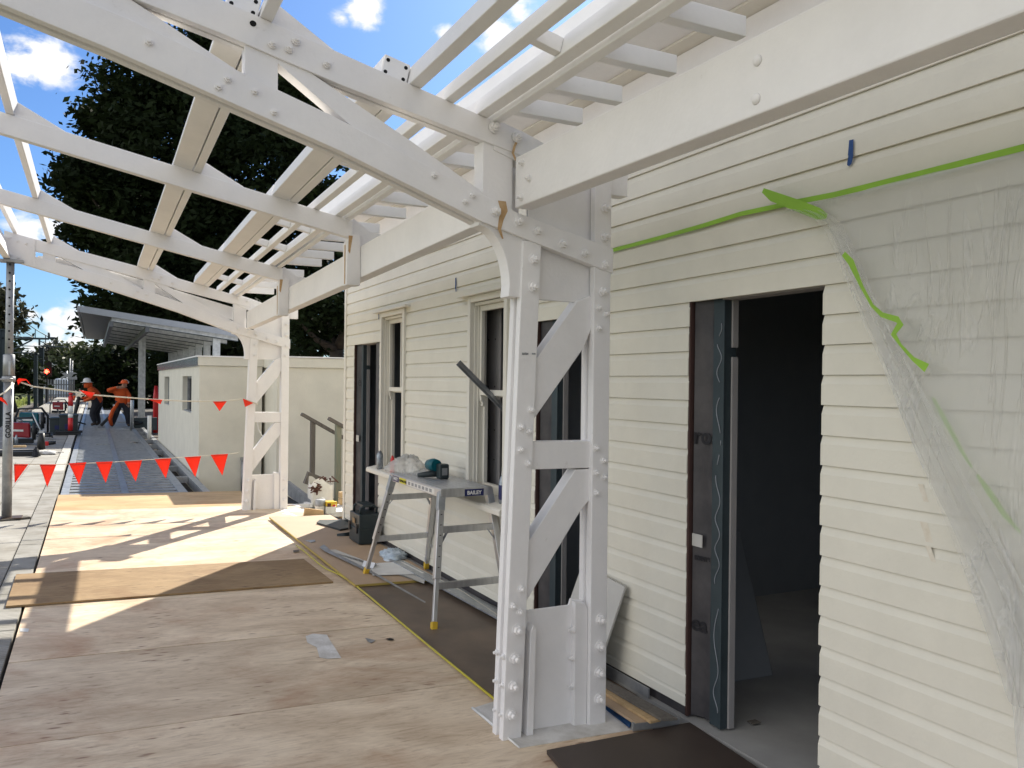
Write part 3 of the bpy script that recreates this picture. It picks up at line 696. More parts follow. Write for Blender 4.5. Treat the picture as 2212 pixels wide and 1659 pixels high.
def noggin(x0, x1, y, w=.045, h=.07, level=None):
    b = MB()
    if level is not None: b.box(x0, x1, y - w / 2, y + w / 2, level, level + h)
    else:
        P = []
        for base in (0.012, h):
            for x, yy in ((x0, y - w / 2), (x1, y - w / 2), (x1, y + w / 2), (x0, y + w / 2)):
                P.append(Vector((x, yy, topz(x, yy))) + NRM * base)
        b.hexa(P)
    b.build('noggin', WB, aw, .003)


for y in (3.20, 2.89, 2.53, 2.16, 1.80, 1.42, 1.0, .55): noggin(1.6215, 1.945, y, .05, .07, topz(1.60, y) - .012)
for y in (4.10, 4.62, 5.12, 5.55, 6.15, 6.6, 7.05, 7.5, 7.95, 8.7, 9.2, 9.75, 10.3): noggin(1.6215, 1.945, y, .05, .07, topz(1.60, y) - .012)
for y in (2.66,): noggin(1.405, 1.514, y)
for y in (4.72, 6.62, 7.55, 9.1, 10.0): noggin(1.251, 1.359, y); noggin(1.405, 1.514, y - .02)
# --- outer fascia channel
fa = MB()
fa.hexa([(-.905, -7, 3.16), (-.835, -7, 3.16), (-.835, YF + .15, 2.965), (-.905, YF + .15, 2.965), (-.905, -7, 3.41), (-.895, -7, 3.41), (-.895, YF + .15, 3.215), (-.905, YF + .15, 3.215)])
fa.build('fascia_channel', WHT, aw, .003)

# ------------------------------------------------------------------ station building
WX = 2.60; YC = 9.44
st = thing('station_building', (3.6, 5, 0), 'cream weatherboard station building with open door and window holes', 'building')
DOORS = [(2.40, 3.235, .0, 2.084), (3.98, 4.80, .0, 2.082), (8.155, 9.075, .0, 2.082)]
WINS = [(7.40, 8.04, .78, 2.30), (5.245, 5.84, .78, 2.27)]
HOLES = DOORS + WINS
wall = MB(); P0, PITCH_B = .015, .12
k = 0; z = .075
rows = []
zz = P0 + PITCH_B
rows.append((.075, P0 + PITCH_B))
while zz < 3.30:
    rows.append((zz, min(zz + PITCH_B, 3.32))); zz += PITCH_B
for (za, zb) in rows:
    ivs = [(-7, YC - .05)]
    for (a, b, c, d) in HOLES:
        if za + .03 >= c - .02 and za < d - .03 or (zb - .02 > c and zb <= d):
            ni = []
            for (p, q) in ivs:
                if b <= p or a >= q: ni.append((p, q)); continue
                if a > p: ni.append((p, a))
                if b < q: ni.append((b, q))
            ivs = ni
    for (p, q) in ivs:
        j1, j2 = random.uniform(-.004, .004), random.uniform(-.004, .004)
        if p > -6.9: p += j1
        if q < YC - .06: q += j2
        hgt = zb - za; zc = za + hgt * .70
        prof = [(WX + .020, za + .001), (WX, za + .001), (WX + .0004, zc), (WX + .013, zb), (WX + .020, zb)]
        n = len(prof)
        vs = [(x, p, z_) for x, z_ in prof] + [(x, q, z_) for x, z_ in prof]
        wall.add(vs, [(i, (i + 1), n + (i + 1), n + i) for i in range(n - 1)] + [tuple(range(n - 1, -1, -1)), tuple(range(n, 2 * n))])
cl = wall.build('weatherboard_cladding', M['cream'], st, 0)
cb = MB(); cb.box(WX - .012, WX + .06, YC - .055, YC + .012, .02, 3.32); cb.box(WX + .06, WX + .07, YC - .055, YC + .012, .02, 3.32); cb.build('corner_board', M['trim'], st, .003)
# substrate: the wall behind the boards, with the openings left open
sub = MB()
ys = sorted({-7, YC - .002} | {v for h in HOLES for v in h[:2]})
def rough(a, b, c, d): return (a, b, c, d)
zs = sorted({.0, 3.32} | {v for h in HOLES for v in h[2:]})
for ya, yb in zip(ys, ys[1:]):
    for za, zb in zip(zs, zs[1:]):
        ym, zm = (ya + yb) / 2, (za + zb) / 2
        if any(a < ym < b and c < zm < d for a, b, c, d in HOLES): continue
        sub.box(WX + .021, WX + .12, ya, yb, za, zb)
sub.build('wall_frame', M['wrap'], st)
end = MB(); end.box(WX + .0, 8.0, YC - .001, YC + .01, .02, 3.32); end.build('end_wall', M['cream'], st)
# dark unlined rooms behind
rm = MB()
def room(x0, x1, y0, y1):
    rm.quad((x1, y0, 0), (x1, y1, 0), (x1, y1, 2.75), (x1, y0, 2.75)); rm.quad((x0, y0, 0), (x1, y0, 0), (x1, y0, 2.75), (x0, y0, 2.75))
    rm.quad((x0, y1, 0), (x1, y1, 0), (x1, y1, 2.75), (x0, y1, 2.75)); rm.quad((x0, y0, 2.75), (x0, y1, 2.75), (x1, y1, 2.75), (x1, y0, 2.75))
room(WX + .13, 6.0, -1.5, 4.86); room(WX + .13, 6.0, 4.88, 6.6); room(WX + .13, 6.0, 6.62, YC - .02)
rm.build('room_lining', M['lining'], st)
fl = MB(); fl.box(WX - .012, 7.9, -7, YC - .02, -.2, .020); fl.build('room_floor', M['slab'], st)
bk = MB(); bk.box(7.9, 8.0, -7, YC - .01, 0, 3.3); bk.box(2.65, 8.0, -7.1, -7.01, 0, 3.3); bk.build('rear_wall', M['cream'], st)
# roof with flat eave soffit
rf = MB(); rf.prism([(2.16, 3.345), (2.16, 3.52), (5.4, 4.55), (8.5, 3.52), (8.5, 3.345)], -7.2, 9.47); roof = rf.build('roof', M['grey'], st)
so_ = MB(); so_.box(2.16, 2.60, -7.2, 9.465, 3.325, 3.344); so_.build('eave_soffit', M['white2'], st)
so_ = MB(); so_.box(2.135, 2.159, -7.2, 9.465, 3.30, 3.50); so_.build('fascia_board', M['white2'], st)
mo = MB(); mo.prism([(2.60, 3.29), (2.60, 3.324), (2.52, 3.324), (2.52, 3.31)], -7, YC); mo.build('eave_mould', M['trim'], st)
fb = MB(); fb.box(WX - .012, WX - .001, -7, YC - .056, 2.86, 3.289); fb.build('frieze_board', M['white2'], st)
# doorway framing: wrap, steel stud, lintel
for i, (a, b, c, d) in enumerate(DOORS):
    f = MB(); f.box(WX + .004, WX + .1205, b - .004, b + .001, .03, d); f.box(WX + .004, WX + .02, b - .012, b - .004, .03, d); f.build('cut_board_edge', M['frameline'], st)
    wr = MB()
    # rear jamb: strip of printed wrap then a galvanised stud with runs of sealant
    zs2 = np.linspace(.035, d - .003, 26)
    xw0, xw1 = WX + .055, WX + .058
    y1, y0 = b - .012, b - .125
    vs = []
    for t in zs2: vs += [(xw0 + .006 * math.sin(t * 9), y0, t), (xw0 + .010 * math.sin(t * 5 + 1), (y0 + y1) / 2, t), (WX + .03, y1, t)]
    wr.add(vs, [(r * 3 + c_, r * 3 + c_ + 1, r * 3 + 4 + c_, r * 3 + 3 + c_) for r in range(25) for c_ in range(2)], True)
    wp = wr.build('building_wrap', M['wrap'], st)
    sd = MB(); sd.box(WX + .05, WX + .115, y0 - .083, y0 - .001, .03, d - .004); sd.box(WX + .044, WX + .049, y0 - .083, y0 - .070, .03, d - .004); sd.build('steel_stud', M['steelblue'], st)
    jb = MB(); jb.box(WX + .085, WX + .118, y0 - .096, y0 - .085, .03, d - .30); jb.box(WX + .085, WX + .118, y0 - .096, y0 - .085, d - .255, d - .03); jb.build('door_jamb_lining', M['plaster'], st)
    li = MB(); li.box(WX + .03, WX + .119, a + .003, y0 - .084, d - .032, d - .004); li.build('door_lintel', M['plaster'], st)
    if i == 0:
        gl = MB(); pts = []
        t = .10
        while t < 1.95:
            pts.append((WX + .0478, y0 - .045 + .016 * math.sin(t * 31 + 2 * math.sin(t * 7)), t)); t += .012
            if random.random() < .05: 
                if len(pts) > 2: gl.tube(pts, .0022, 5)
                pts = []; t += random.uniform(.02, .07)
        if len(pts) > 2: gl.tube(pts, .0022, 5)
        gl.build('sealant_bead', M['greyroof'], st)
        for s_, zz_, sz in (('ros', 1.365, .115), ('more', .80, .042), ('ea', .455, .105)):
            text('wrap_print', s_, sz, M['wraptext'], wp, (WX + .026, y1 - .001 - (.0 if s_ != 'more' else .018), zz_), (.22, -1, 0), (0, 0, 1), bold=.002)
        tp = MB(); tp.box(WX + .024, WX + .029, y1 - .075, y1 - .002, .865, .925); tp.build('patch_tape', M['fc'], wp)
    if i == 2:
        text('wrap_print', 'e', .14, M['wraptext'], wp, (WX + .026, y1 - .06, 1.60), (.22, -1, 0), (0, 0, 1), bold=.002)
        tp = MB(); tp.box(WX + .028, WX + .034, y1 - .10, y1 - .004, .98, 1.05); tp.build('patch_tape', M['fc'], wp)
        mu = MB(); mu.box(WX + .05, WX + .115, 8.36, 8.372, .03, d - .03); mu.build('door_jamb_lining', M['fc'], st)
        wr2 = MB(); wr2.box(WX + .03, WX + .05, a + .01, 8.355, .03, d - .006); wr2.build('building_wrap', M['wrap'], st)
# room contents seen through the near doorway
s = MB(); s.box(2.95, 3.05, 2.66, 2.70, .03, 2.0); s.build('inner_door_trim', M['fc'], st)
for (a, b, c, d) in ((2.60 + .6, 0, 0, 0),): pass

# --- windows
def window(y0, y1, zsill, ztop, mull, ysa, ysb):
    w = MB(); x = WX
    aw_ = .045
    w.box(x - .022, x + .012, y0 - .045, y0 + .006, zsill, ztop + .04); w.box(x - .022, x + .012, y1 - .006, y1 + .045, zsill, ztop + .04); w.box(x - .0215, x + .012, y0 + .006, y1 - .006, ztop - .006, ztop + .0395)
    win = w.build('window_frame', M['trim'], st, .003)
    h = MB(); h.box(x - .055, x + .01, y0 - .16, y1 + .19, ztop + .0415, ztop + .062); h.box(x - .04, x + .01, y0 - .10, y1 + .12, ztop + .062, ztop + .07); h.build('window_hood', M['trim'], win, .003)
    s = MB(); s.prism([(x + .11, zsill + .035), (x - .10, zsill + .0), (x - .115, zsill - .012), (x - .115, zsill - .045), (x + .0, zsill - .052), (x + .11, zsill - .05)], ysa, ysb); s.build('window_sill', M['trim'], win, .004)
    b = MB(); b.box(x + .013, x + .115, y0 + .0, y0 + .022, zsill + .01, ztop - .008); b.box(x + .013, x + .115, y1 - .022, y1, zsill + .01, ztop - .008); b.box(x + .013, x + .115, y0 + .022, y1 - .022, ztop - .03, ztop - .008)
    b.box(x + .038, x + .048, y0 + .022, y0 + .034, zsill + .03, ztop - .03); b.box(x + .038, x + .048, y1 - .034, y1 - .022, zsill + .03, ztop - .03)
    b.build('window_box', M['trim'], win, .002)
    zm = 1.57
    for (xa, za, zb, nm) in ((x + .05, zm - .016, ztop - .031, 'upper_sash'), (x + .082, zsill + .035, zm + .014, 'lower_sash')):
        g = MB(); a, c = y0 + .0225, y1 - .0225; r = .042; xb = xa + .030
        g.box(xa, xb, a, a + r, za, zb); g.box(xa, xb, c - r, c, za, zb); g.box(xa + .0004, xb - .0004, a + r, c - r, zb - .04, zb - .0004); g.box(xa - .004, xb - .0004, a + r, c - r, za + .0004, za + (.07 if nm == 'lower_sash' else .042))
        if mull and nm == 'upper_sash': g.box(xa + .004, xb - .004, mull - .011, mull + .011, za + .042, zb - .04)
        g.build(nm, M['trim'], win, .002)
    # horn brackets of the upper sash
    for yy in (y0 + .0225, y1 - .0645):
        hb = MB(); hb.prism([(x + .05, zm - .017), (x + .08, zm - .017), (x + .08, zm - .10), (x + .064, zm - .10), (x + .068, zm - .075), (x + .055, zm - .06)], yy, yy + .042); hb.build('sash_horn', M['trim'], win, .002)
    return win


w1 = window(*WINS[0], 7.655, 7.30, 8.20)
w2 = window(*WINS[1], None, 5.10, 6.02)
# plasterboard wall seen just inside the windows
pb = MB(); pb.box(2.80, 2.81, 5.745, 6.5, .3, 2.7); p = pb.build('inner_plasterboard', M['plaster'], st)
pb = MB(); pb.box(2.80, 2.81, 7.85, 8.05, .3, 2.7); pb.build('inner_plasterboard', M['plaster'], st)
sc = MB()
for zz_ in (1.99, 1.62, 1.28, 1.05):
    for yy in (5.84, 5.96):
        sc.add([(2.7985, yy + .008 * math.cos(a), zz_ + .008 * math.sin(a)) for a in np.linspace(0, 2 * math.pi, 8, endpoint=False)], [tuple(range(8))])
sc.build('screw_heads', M['hole'], p)

for (px, y0_, y1_, w_) in ((1992, 1046, 1084, .022), (2000, 1128, 1172, .030), (2008, 1180, 1214, .022)):
    sb = MB(); a_ = FX(px, y0_, WX - .0006); c_ = FX(px + 9, y1_, WX - .0006)
    k_ = [(a_.y - w_ * .2, a_.z), (a_.y + w_ * .8, a_.z), (c_.y + w_ * .5, c_.z), (c_.y - w_ * .4, c_.z)]
    sb.add([(WX - .0006, y, z) for y, z in k_], [(0, 1, 2, 3)]); sb.build('water_stain', M['stain'], st)
# --- masking: green tape, plastic drape, blue marks
def strip(name, pts, w_, m, x, parent=None, **k):
    b = MB(); P = [FX(px, py, x) for px, py in pts]
    vs = []
    for i, p in enumerate(P):
        d = (P[min(i + 1, len(P) - 1)] - P[max(0, i - 1)]).normalized(); n_ = Vector((0, -d.z, d.y)); ww = w_[i] if isinstance(w_, list) else w_
        vs += [p + n_ * ww / 2, p - n_ * ww / 2]
    b.add(vs, [(2 * i, 2 * i + 1, 2 * i + 3, 2 * i + 2) for i in range(len(P) - 1)])
    return b.build(name, m, parent, solid=.0008)


dr = thing('plastic_drape', (2.55, 1.6, 1.2), 'creased clear plastic masking sheet hung under a line of green tape', 'plastic sheet')
# outer edge of the sheet in the photograph, from the tape down
EDGE = [(1700, 452), (1740, 462), (1785, 480), (1812, 540), (1845, 606), (1878, 680), (1905, 742), (1930, 800), (1962, 890), (2008, 1000), (2060, 1110), (2100, 1200), (2150, 1330), (2190, 1440), (2205, 1520)]
EP = [FX(px, py, 2.575) for px, py in EDGE]
b = MB(); NU, NV = 46, len(EP)
grid = []
for i, p in enumerate(EP):
    row = []
    for j in range(NU + 1):
        u = j / NU; y = p.y + (.15 - p.y) * u
        ztop = 2.395 if p.z > 2.3 else p.z
        z_ = p.z + (2.395 - p.z) * min(1, u * 2.2) * (1 if i < 3 else 0)
        depth = 2.40 - z_
        x = WX - .020 - .05 * min(1, depth) * (1 - u * .6) + .006 * math.sin(7 * (y - .8 * z_) + 2 * math.sin(2 * z_)) + .003 * math.sin(19 * (y - z_ * .9) + math.sin(5 * y))
        x = min(x, WX - .012)
        row.append((x, y, z_))
    grid.append(row)
# resample rows in z for a smooth drape
fine = []
for a, c in zip(grid, grid[1:]):
    for t in np.linspace(0, 1, 5, endpoint=False): fine.append([tuple(np.array(p) * (1 - t) + np.array(q) * t) for p, q in zip(a, c)])
fine.append(grid[-1])
bot = [(p[0] - .05, p[1] - .1, .06) for p in grid[-1]]; fine.append(bot)
vs = [p for r in fine for p in r]; W_ = NU + 1
b.add(vs, [(r * W_ + c, r * W_ + c + 1, (r + 1) * W_ + c + 1, (r + 1) * W_ + c) for r in range(len(fine) - 1) for c in range(NU)], True)
b.build('plastic_film', M['film'], dr)
# doubled, gathered edge of the sheet
b = MB(); vs = []; NW = 12
INN = [(1780, 455), (1810, 470), (1835, 510), (1860, 560), (1890, 620), (1925, 690), (1965, 760), (2000, 830), (2050, 930), (2100, 1030), (2160, 1140), (2215, 1240), (2260, 1340), (2300, 1450), (2330, 1530)]
IP = [FX(px, py, 2.555) for px, py in INN]
for i, (p, q) in enumerate(zip(EP, IP)):
    for j in range(NW + 1):
        u = j / NW; v = p.lerp(q, u); fold = .016 * math.sin(u * 19 + .5 * math.sin(i * .9)) + .01 * math.sin(u * 33 + i * .35)
        vs.append((WX - .05 - .03 * min(1, i / 5) * (1 - u * .3) + fold * min(1, i / 4 + .2), v.y, v.z))
b.add(vs, [(r * (NW + 1) + c, r * (NW + 1) + c + 1, (r + 1) * (NW + 1) + c + 1, (r + 1) * (NW + 1) + c) for r in range(len(EP) - 1) for c in range(NW)], True)
o = b.build('gathered_edge', M['film2'], dr); m_ = o.modifiers.new('sub', 'SUBSURF'); m_.levels = 1; m_.render_levels = 2
for pts, ww, x in (([(1322, 541), (1420, 515), (1520, 487), (1600, 462), (1700, 441)], .021, 2.592), ([(1700, 440), (1800, 421), (2000, 372), (2240, 311)], .022, 2.578)):
    strip('green_tape', pts, ww, M['green'], x, dr)
strip('green_tape', [(1648, 411), (1668, 424), (1720, 443), (1768, 462), (1786, 468)], [.02, .042, .046, .046, .02], M['green'], 2.55, dr)
strip('green_tape', [(1822, 548), (1838, 566), (1862, 620), (1884, 660), (1905, 680), (1938, 690), (1945, 700), (1930, 722), (1945, 745), (1972, 775), (2002, 795)], [.02, .026, .014, .012, .018, .022, .026, .022, .010, .014, .032], M['green'], 2.49, dr)
strip('green_tape', [(2015, 858), (2040, 905), (2078, 975), (2100, 1010)], [.010, .018, .014, .008], M['green'], 2.56, dr)
strip('green_tape', [(2110, 1025), (2135, 1060), (2170, 1112), (2205, 1150)], [.010, .02, .018, .01], M['green'], 2.56, dr)
TM = 'blue tape marks on the boards'
o = strip('tape_mark', [(1839, 302), (1837, 334), (1838, 336), (1835, 352), (1832, 358)], [.02, .024, .024, .022, .012], M['blue'], 2.591)
tag(o, 'short blue tape mark high on the boards above the green tape line', 'tape', TM)
o = strip('tape_mark', [(984.5, 600), (984, 622), (985, 624), (985, 630)], [.02, .02, .02, .012], M['blue'], 2.591); tag(o, 'blue tape mark on the boards above and left of the window nearer the post', 'tape', TM)
o = strip('tape_mark', [(818, 672), (818, 688), (818.5, 690)], [.017, .017, .008], M['blue'], 2.591); tag(o, 'small blue tape mark beside the hood of the window by the far doorway', 'tape', TM)

# ------------------------------------------------------------------ ground, platform, track
def sheet(mb, x0, x1, y0, y1, up=0.0, th=None):
    a, b = fz(x0) + up, fz(x1) + up
    if th is None: mb.quad((x0, y0, a), (x1, y0, b), (x1, y1, b), (x0, y1, a))
    else: mb.hexa([(x0, y0, a - th), (x1, y0, b - th), (x1, y1, b - th), (x0, y1, a - th), (x0, y0, a), (x1, y0, b), (x1, y1, b), (x0, y1, a)])


b = MB(); b.quad((-900, -300, -1.35), (900, -300, -1.35), (900, 1800, -1.35), (-900, 1800, -1.35)); tag(b.build('ground', M['earth'], loc=(0, 0, -1.35)), kind='structure')
b = MB(); sheet(b, -2.55, -.615, -8, 75, -.012, .9); tag(b.build('platform_paving', M['pave'], loc=(-.615, 0, 0)), kind='structure')
b = MB()
y = -8.0
while y < 16:
    b_len = 1.0; sheet(b, -.605, -.425, y + .005, y + b_len - .006, .001, .12); y += b_len
tag(b.build('platform_kerb', M['kerb'], loc=(-.5, 0, 0), bevel=.004), kind='structure')
b = MB(); sheet(b, -.60, -.44, 16.0, 75, .0, .12); tag(b.build('platform_kerb', M['conc'], loc=(-.5, 16, 0)), kind='structure')
b = MB(); b.box(-.6, 9, -8, 75, -1.2, -.32); tag(b.build('platform_base', M['ballast']), kind='structure')  # concrete; dark ballast colour stands in for the shade between the joists
b = MB(); b.box(-5.8, -2.56, -20, 900, -1.349, -1.06); tag(b.build('track_bed', M['ballast']), kind='structure')
b = MB(); b.box(-60, -5.85, -20, 900, -1.349, -.95); tag(b.build('grass_verge', M['grass']), kind='structure')
for name, xs in (('railway_track', (-3.3, -4.75)), ):
    t = thing(name, (-3.8, 40, -1.06), 'single railway track running along the platform edge', 'railway track')
    b = MB()
    for x in xs: b.box(x - .035, x + .035, -10, 400, -1.0, -.86); b.box(x - .07, x + .07, -10, 400, -1.03, -1.0)
    b.build('rails', M['rail'], t)
    b = MB(); y = 0
    while y < 140: b.box(-5.25, -2.8, y, y + .24, -1.09, -1.03); y += .68
    b.build('sleepers', M['sleeper'], t)

# ------------------------------------------------------------------ plywood sheets over the deck
PG = 'plywood sheets over the deck'
J = [-.9, .35, 1.62, 2.90, 4.12, 5.32, 6.50, 7.62, 8.78, 9.955, 11.18]
LB = ['plywood floor sheet at the bottom edge of the photo', None]
names = {2: 'stained plywood floor sheet nearest the camera in the bottom left corner', 3: 'brown stained plywood floor sheet beside the foot of the near post',
         4: 'plywood floor sheet with the white paint scrape and paper sticker', 5: 'plywood floor sheet in front of the loose plank, half in sun',
         6: 'plywood floor sheet lying under the loose weathered plank', 7: 'sunlit plywood floor sheet just behind the loose plank', 8: 'plywood floor sheet crossed by the middle of the lattice shadow', 9: 'plywood floor sheet at the foot of the far post'}
for i, (a, c) in enumerate(zip(J, J[1:])):
    if i < 1: continue
    x1 = 2.45 if a < 3.2 else (1.87 if a < 3.8 else 2.45)
    b = MB(); sheet(b, -.405, x1 if i != 3 else 2.4, a + .0045, c - .0045, .0 + (.0012 if i % 2 else 0), .017)
    tag(b.build('plywood_sheet', M['ply'], loc=(.8, (a + c) / 2, -.05)), names.get(i, 'plywood floor sheet just outside the bottom of the photo'), 'plywood sheet', PG)
b = MB(); sheet(b, -.405, 1.95, 11.186, 12.70, .001, .017); tag(b.build('plywood_sheet', M['plytan'], loc=(.8, 12, -.05)), 'darker tan plywood sheet at the end of the sheeting by the steel floor frame', 'plywood sheet', PG)
b = MB(); b.box(-.41, 2.6, -8, 12.6, -.30, -.075); tag(b.build('deck_base', M['dark']), kind='structure')
b = MB(); sheet(b, -.405, 2.45, -8, .345, 0, .017); tag(b.build('plywood_sheet', M['ply'], loc=(.8, -4, -.05)), 'plywood floor sheeting behind the viewpoint, outside the photo', 'plywood sheet', PG)
# marks on the ply
p = FL(1290 / 3, 0)
def blob_mark(name, poly, m, label, cat, up=.0025):
    b = MB(); P = [FL(px, py, up) for px, py in poly]; b.add(P, [tuple(range(len(P) - 1, -1, -1))]); o = b.build(name, m, solid=.001); tag(o, label, cat); return o
blob_mark('paint_scrape', [(660, 1374), (676, 1369), (706, 1371), (714, 1385), (724, 1400), (737, 1421), (708, 1423), (690, 1420), (684, 1398), (664, 1388)], M['plinth'], 'white paint scraped across the plywood floor', 'paint mark', .0032)
blob_mark('paper_sticker', [(43, 1364), (44, 1357), (63, 1358), (61, 1365)], M['stw'], 'small white paper sticker on the plywood floor', 'sticker', .0034)
blob_mark('paper_scrap', [(789, 1378), (800, 1380), (811, 1383), (802, 1389), (795, 1386)], M['galvd'], 'grey torn paper scrap on the plywood near the yellow hose', 'paper scrap', .006)
blob_mark('offcut', [(833, 1380), (842, 1378), (851, 1380), (850, 1382), (841, 1383)], M['hole'], 'tiny black offcut on the plywood near the grey scrap', 'offcut', .008)
blob_mark('offcut', [(633, 1189), (646, 1187), (647, 1191), (634, 1193)], M['timberd'], 'small grey offcut on the plywood behind the loose plank', 'offcut', .012)
# loose plank across the sheets
b = MB(); P = [FL(12, 1309, .018), FL(720, 1256, .015), FL(656, 1207, .015), FL(35, 1240, .015)]
b.hexa([v - Vector((0, 0, .015)) for v in P] + P)
tag(b.build('plank', M['plank'], bevel=.002), 'weathered brown ply plank lying loose across the floor sheets', 'plank')

# ------------------------------------------------------------------ steel floor frame beyond the sheets
fr = thing('steel_floor_frame', (.7, 25, -.1), 'bare galvanised steel floor frame beyond the plywood sheets', 'floor frame')
b = MB()
for x, ww in ((-.34, .10), (.42, .09), (1.18, .12), (1.50, .10)): b.hexa([(x - ww / 2, 12.72, fz(x) - .16), (x + ww / 2, 12.72, fz(x) - .16), (x + ww / 2, 62, fz(x) - .16), (x - ww / 2, 62, fz(x) - .16), (x - ww / 2, 12.72, fz(x) - .02), (x + ww / 2, 12.72, fz(x) - .02), (x + ww / 2, 62, fz(x) - .02), (x - ww / 2, 62, fz(x) - .02)])
b.build('bearer', M['galv'], fr)
b = MB(); y = 12.95; k = 0
while y < 48:
    for x0, x1 in ((-.285, .372), (.468, 1.118)):
        if y > 22 and random.random() < .25: x1 -= random.uniform(.1, .35)
        b.hexa([(x0, y, fz(x0) - .10), (x1, y, fz(x1) - .10), (x1, y + .17, fz(x1) - .10), (x0, y + .17, fz(x0) - .10), (x0, y, fz(x0) - .034), (x1, y, fz(x1) - .034), (x1, y + .17, fz(x1) - .034), (x0, y + .17, fz(x0) - .034)])
    y += .36 if y < 24 else .42; k += 1
tag(b.build('joists', M['galv'], fr), kind='stuff')
b = MB(); y = 15
while y < 40:
    b.box(1.245, 1.445, y, y + .1, -.1, fz(1.3) - .03); y += 1.9
b.build('trimmer', M['galvd'], fr)

# ------------------------------------------------------------------ floor boards along the wall
b = MB(); sheet(b, 1.855, 2.57, 6.36, 9.93, .034, .018); b.mi = 1
sheet(b, 1.855, 2.57, 6.352, 6.3605, .0335, .0175); b.hexa([(1.849, 6.352, fz(1.85) + .016), (1.8555, 6.352, fz(1.85) + .016), (1.8555, 9.93, fz(1.85) + .016), (1.849, 9.93, fz(1.85) + .016), (1.849, 6.352, fz(1.85) + .0335), (1.8555, 6.352, fz(1.85) + .0335), (1.8555, 9.93, fz(1.85) + .0335), (1.849, 9.93, fz(1.85) + .0335)])
tag(b.build('floor_board', [M['mdf'], M['mdf_edge']], loc=(2.2, 8, 0)), 'tan particle board with yellow edges on the floor along the wall', 'board')
b = MB(); sheet(b, 1.862, 2.575, 3.60, 6.9, .0125, .010); tag(b.build('floor_board', M['darkboard'], loc=(2.2, 5, 0)), 'dark stained floor board under the trestle between the yellow hose and the wall', 'board')
b = MB(); P = [FL(1181, 1620, .022), FL(1250, 1700, .022), FL(1330, 1800, .022), FL(1700, 1700, .022), FL(1490, 1560, .022)]
b.add([*P, *[v - Vector((0, 0, .018)) for v in P]], [(0, 1, 2, 3, 4), (9, 8, 7, 6, 5)] + [(i, 5 + i, 5 + (i + 1) % 5, (i + 1) % 5) for i in range(5)])
o = b.build('floor_board', M['mat'])
tag(o, 'dark brown form ply board on the floor in front of the open doorway', 'board')
# yellow hose
pts = [FL(px, py, .020) for px, py in ((640, 1178), (665, 1197), (688, 1217), (705, 1229), (735, 1242), (765, 1262), (800, 1290), (860, 1340), (930, 1398), (1000, 1455), (1070, 1512))]
b = MB(); b.tube(pts, .0065, 8); tag(b.build('yellow_hose', M['yellowhose']), 'thin yellow hose along the edge of the boards toward the near post', 'hose')
# concrete plinth at the near post
b = MB(); P = [FL(1022, 1531), FL(1122, 1617), FL(1364, 1578), FL(1330, 1500), FL(1120, 1500)]
P = [Vector((p.x, p.y, 0)) for p in P]
b.add([(p.x, p.y, fz(p.x) + .004) for p in P] + [(p.x, p.y, -.1) for p in P], [(0, 1, 2, 3, 4)] + [(i, 5 + i, 5 + (i + 1) % 5, (i + 1) % 5) for i in range(5)])
tag(b.build('post_plinth', M['plinth']), 'white paint splashed plinth under the near lattice post', 'plinth')
b = MB(); b.tube([FL(1020, 1529, .008), FL(1050, 1553, .010), FL(1085, 1583, .009), FL(1122, 1615, .006)], [.006, .008, .008, .004], 6); tag(b.build('sealant_strip', M['stw']), 'white peeled strip along the edge of the near post plinth', 'strip')

# boards stacked by the wall right of the near post
TB = 'boards stacked beside the near post'
def slab(name, px, zup, th, m, label, cat, grp=None):
    b = MB(); P = [FL(x, y, zup) for x, y in px]; b.hexa([v - Vector((0, 0, th)) for v in P] + P); o = b.build(name, m, bevel=.0015); return tag(o, label, cat, grp)
slab('board', [(1428, 1553), (1464, 1551), (1300, 1462), (1296, 1475)], .078, .012, M['timberd'], 'grey weathered strip on top of the stack right of the near post', 'board', TB)
slab('board', [(1405, 1558), (1428, 1553), (1300, 1474), (1296, 1490)], .064, .013, M['timber'], 'light timber board in the stack right of the near post', 'board', TB)
slab('board', [(1373, 1561), (1404, 1557.5), (1300, 1494), (1296, 1510)], .050, .013, M['mdf'], 'brown board at the bottom of the stack right of the near post', 'board', TB)
b = MB(); a0, a1 = FL(1366, 1570, .03), FL(1466, 1558, .03)
b.bar(a0, a1, .02, .034); tag(b.build('steel_channel', M['galvd']), 'short galvanised channel across the front of the stacked boards', 'channel')
b = MB(); b.bar(FX(1300, 1440, 2.585), FX(1402, 1498, 2.585), .008, .05); tag(b.build('metal_flashing', M['galvd']), 'grey metal flashing against the wall behind the stacked boards', 'flashing')
b = MB(); P = [FL(1308, 1512, .012), FL(1366, 1556, .03), FL(1360, 1572, .012), FL(1308, 1532, .008)]; b.add(P, [(0, 1, 2, 3)]); tag(b.build('blue_sheet', M['bluesheet'], solid=.004), 'strip of blue plastic sheet between the near post and the stacked boards', 'sheet')
# leaning sheet behind the post
b = MB(); T0 = FX(1352, 1268, 2.57); B0 = FL(1310, 1402); T1 = Vector((2.575, 4.15, T0.z + .03)); 
q0 = Vector((2.42, 3.80, 0.0)); q1 = Vector((2.44, 4.3, 0.0))
b.hexa([q0, q0 + Vector((.012, 0, 0)), q1 + Vector((.012, 0, 0)), q1, T0 - Vector((.006, 0, 0)), T0 + Vector((.006, 0, 0)), T1 + Vector((.006, 0, 0)), T1 - Vector((.006, 0, 0))])
tag(b.build('leaning_sheet', M['fc']), 'pale cement sheet leaning on the wall behind the near post', 'sheet')
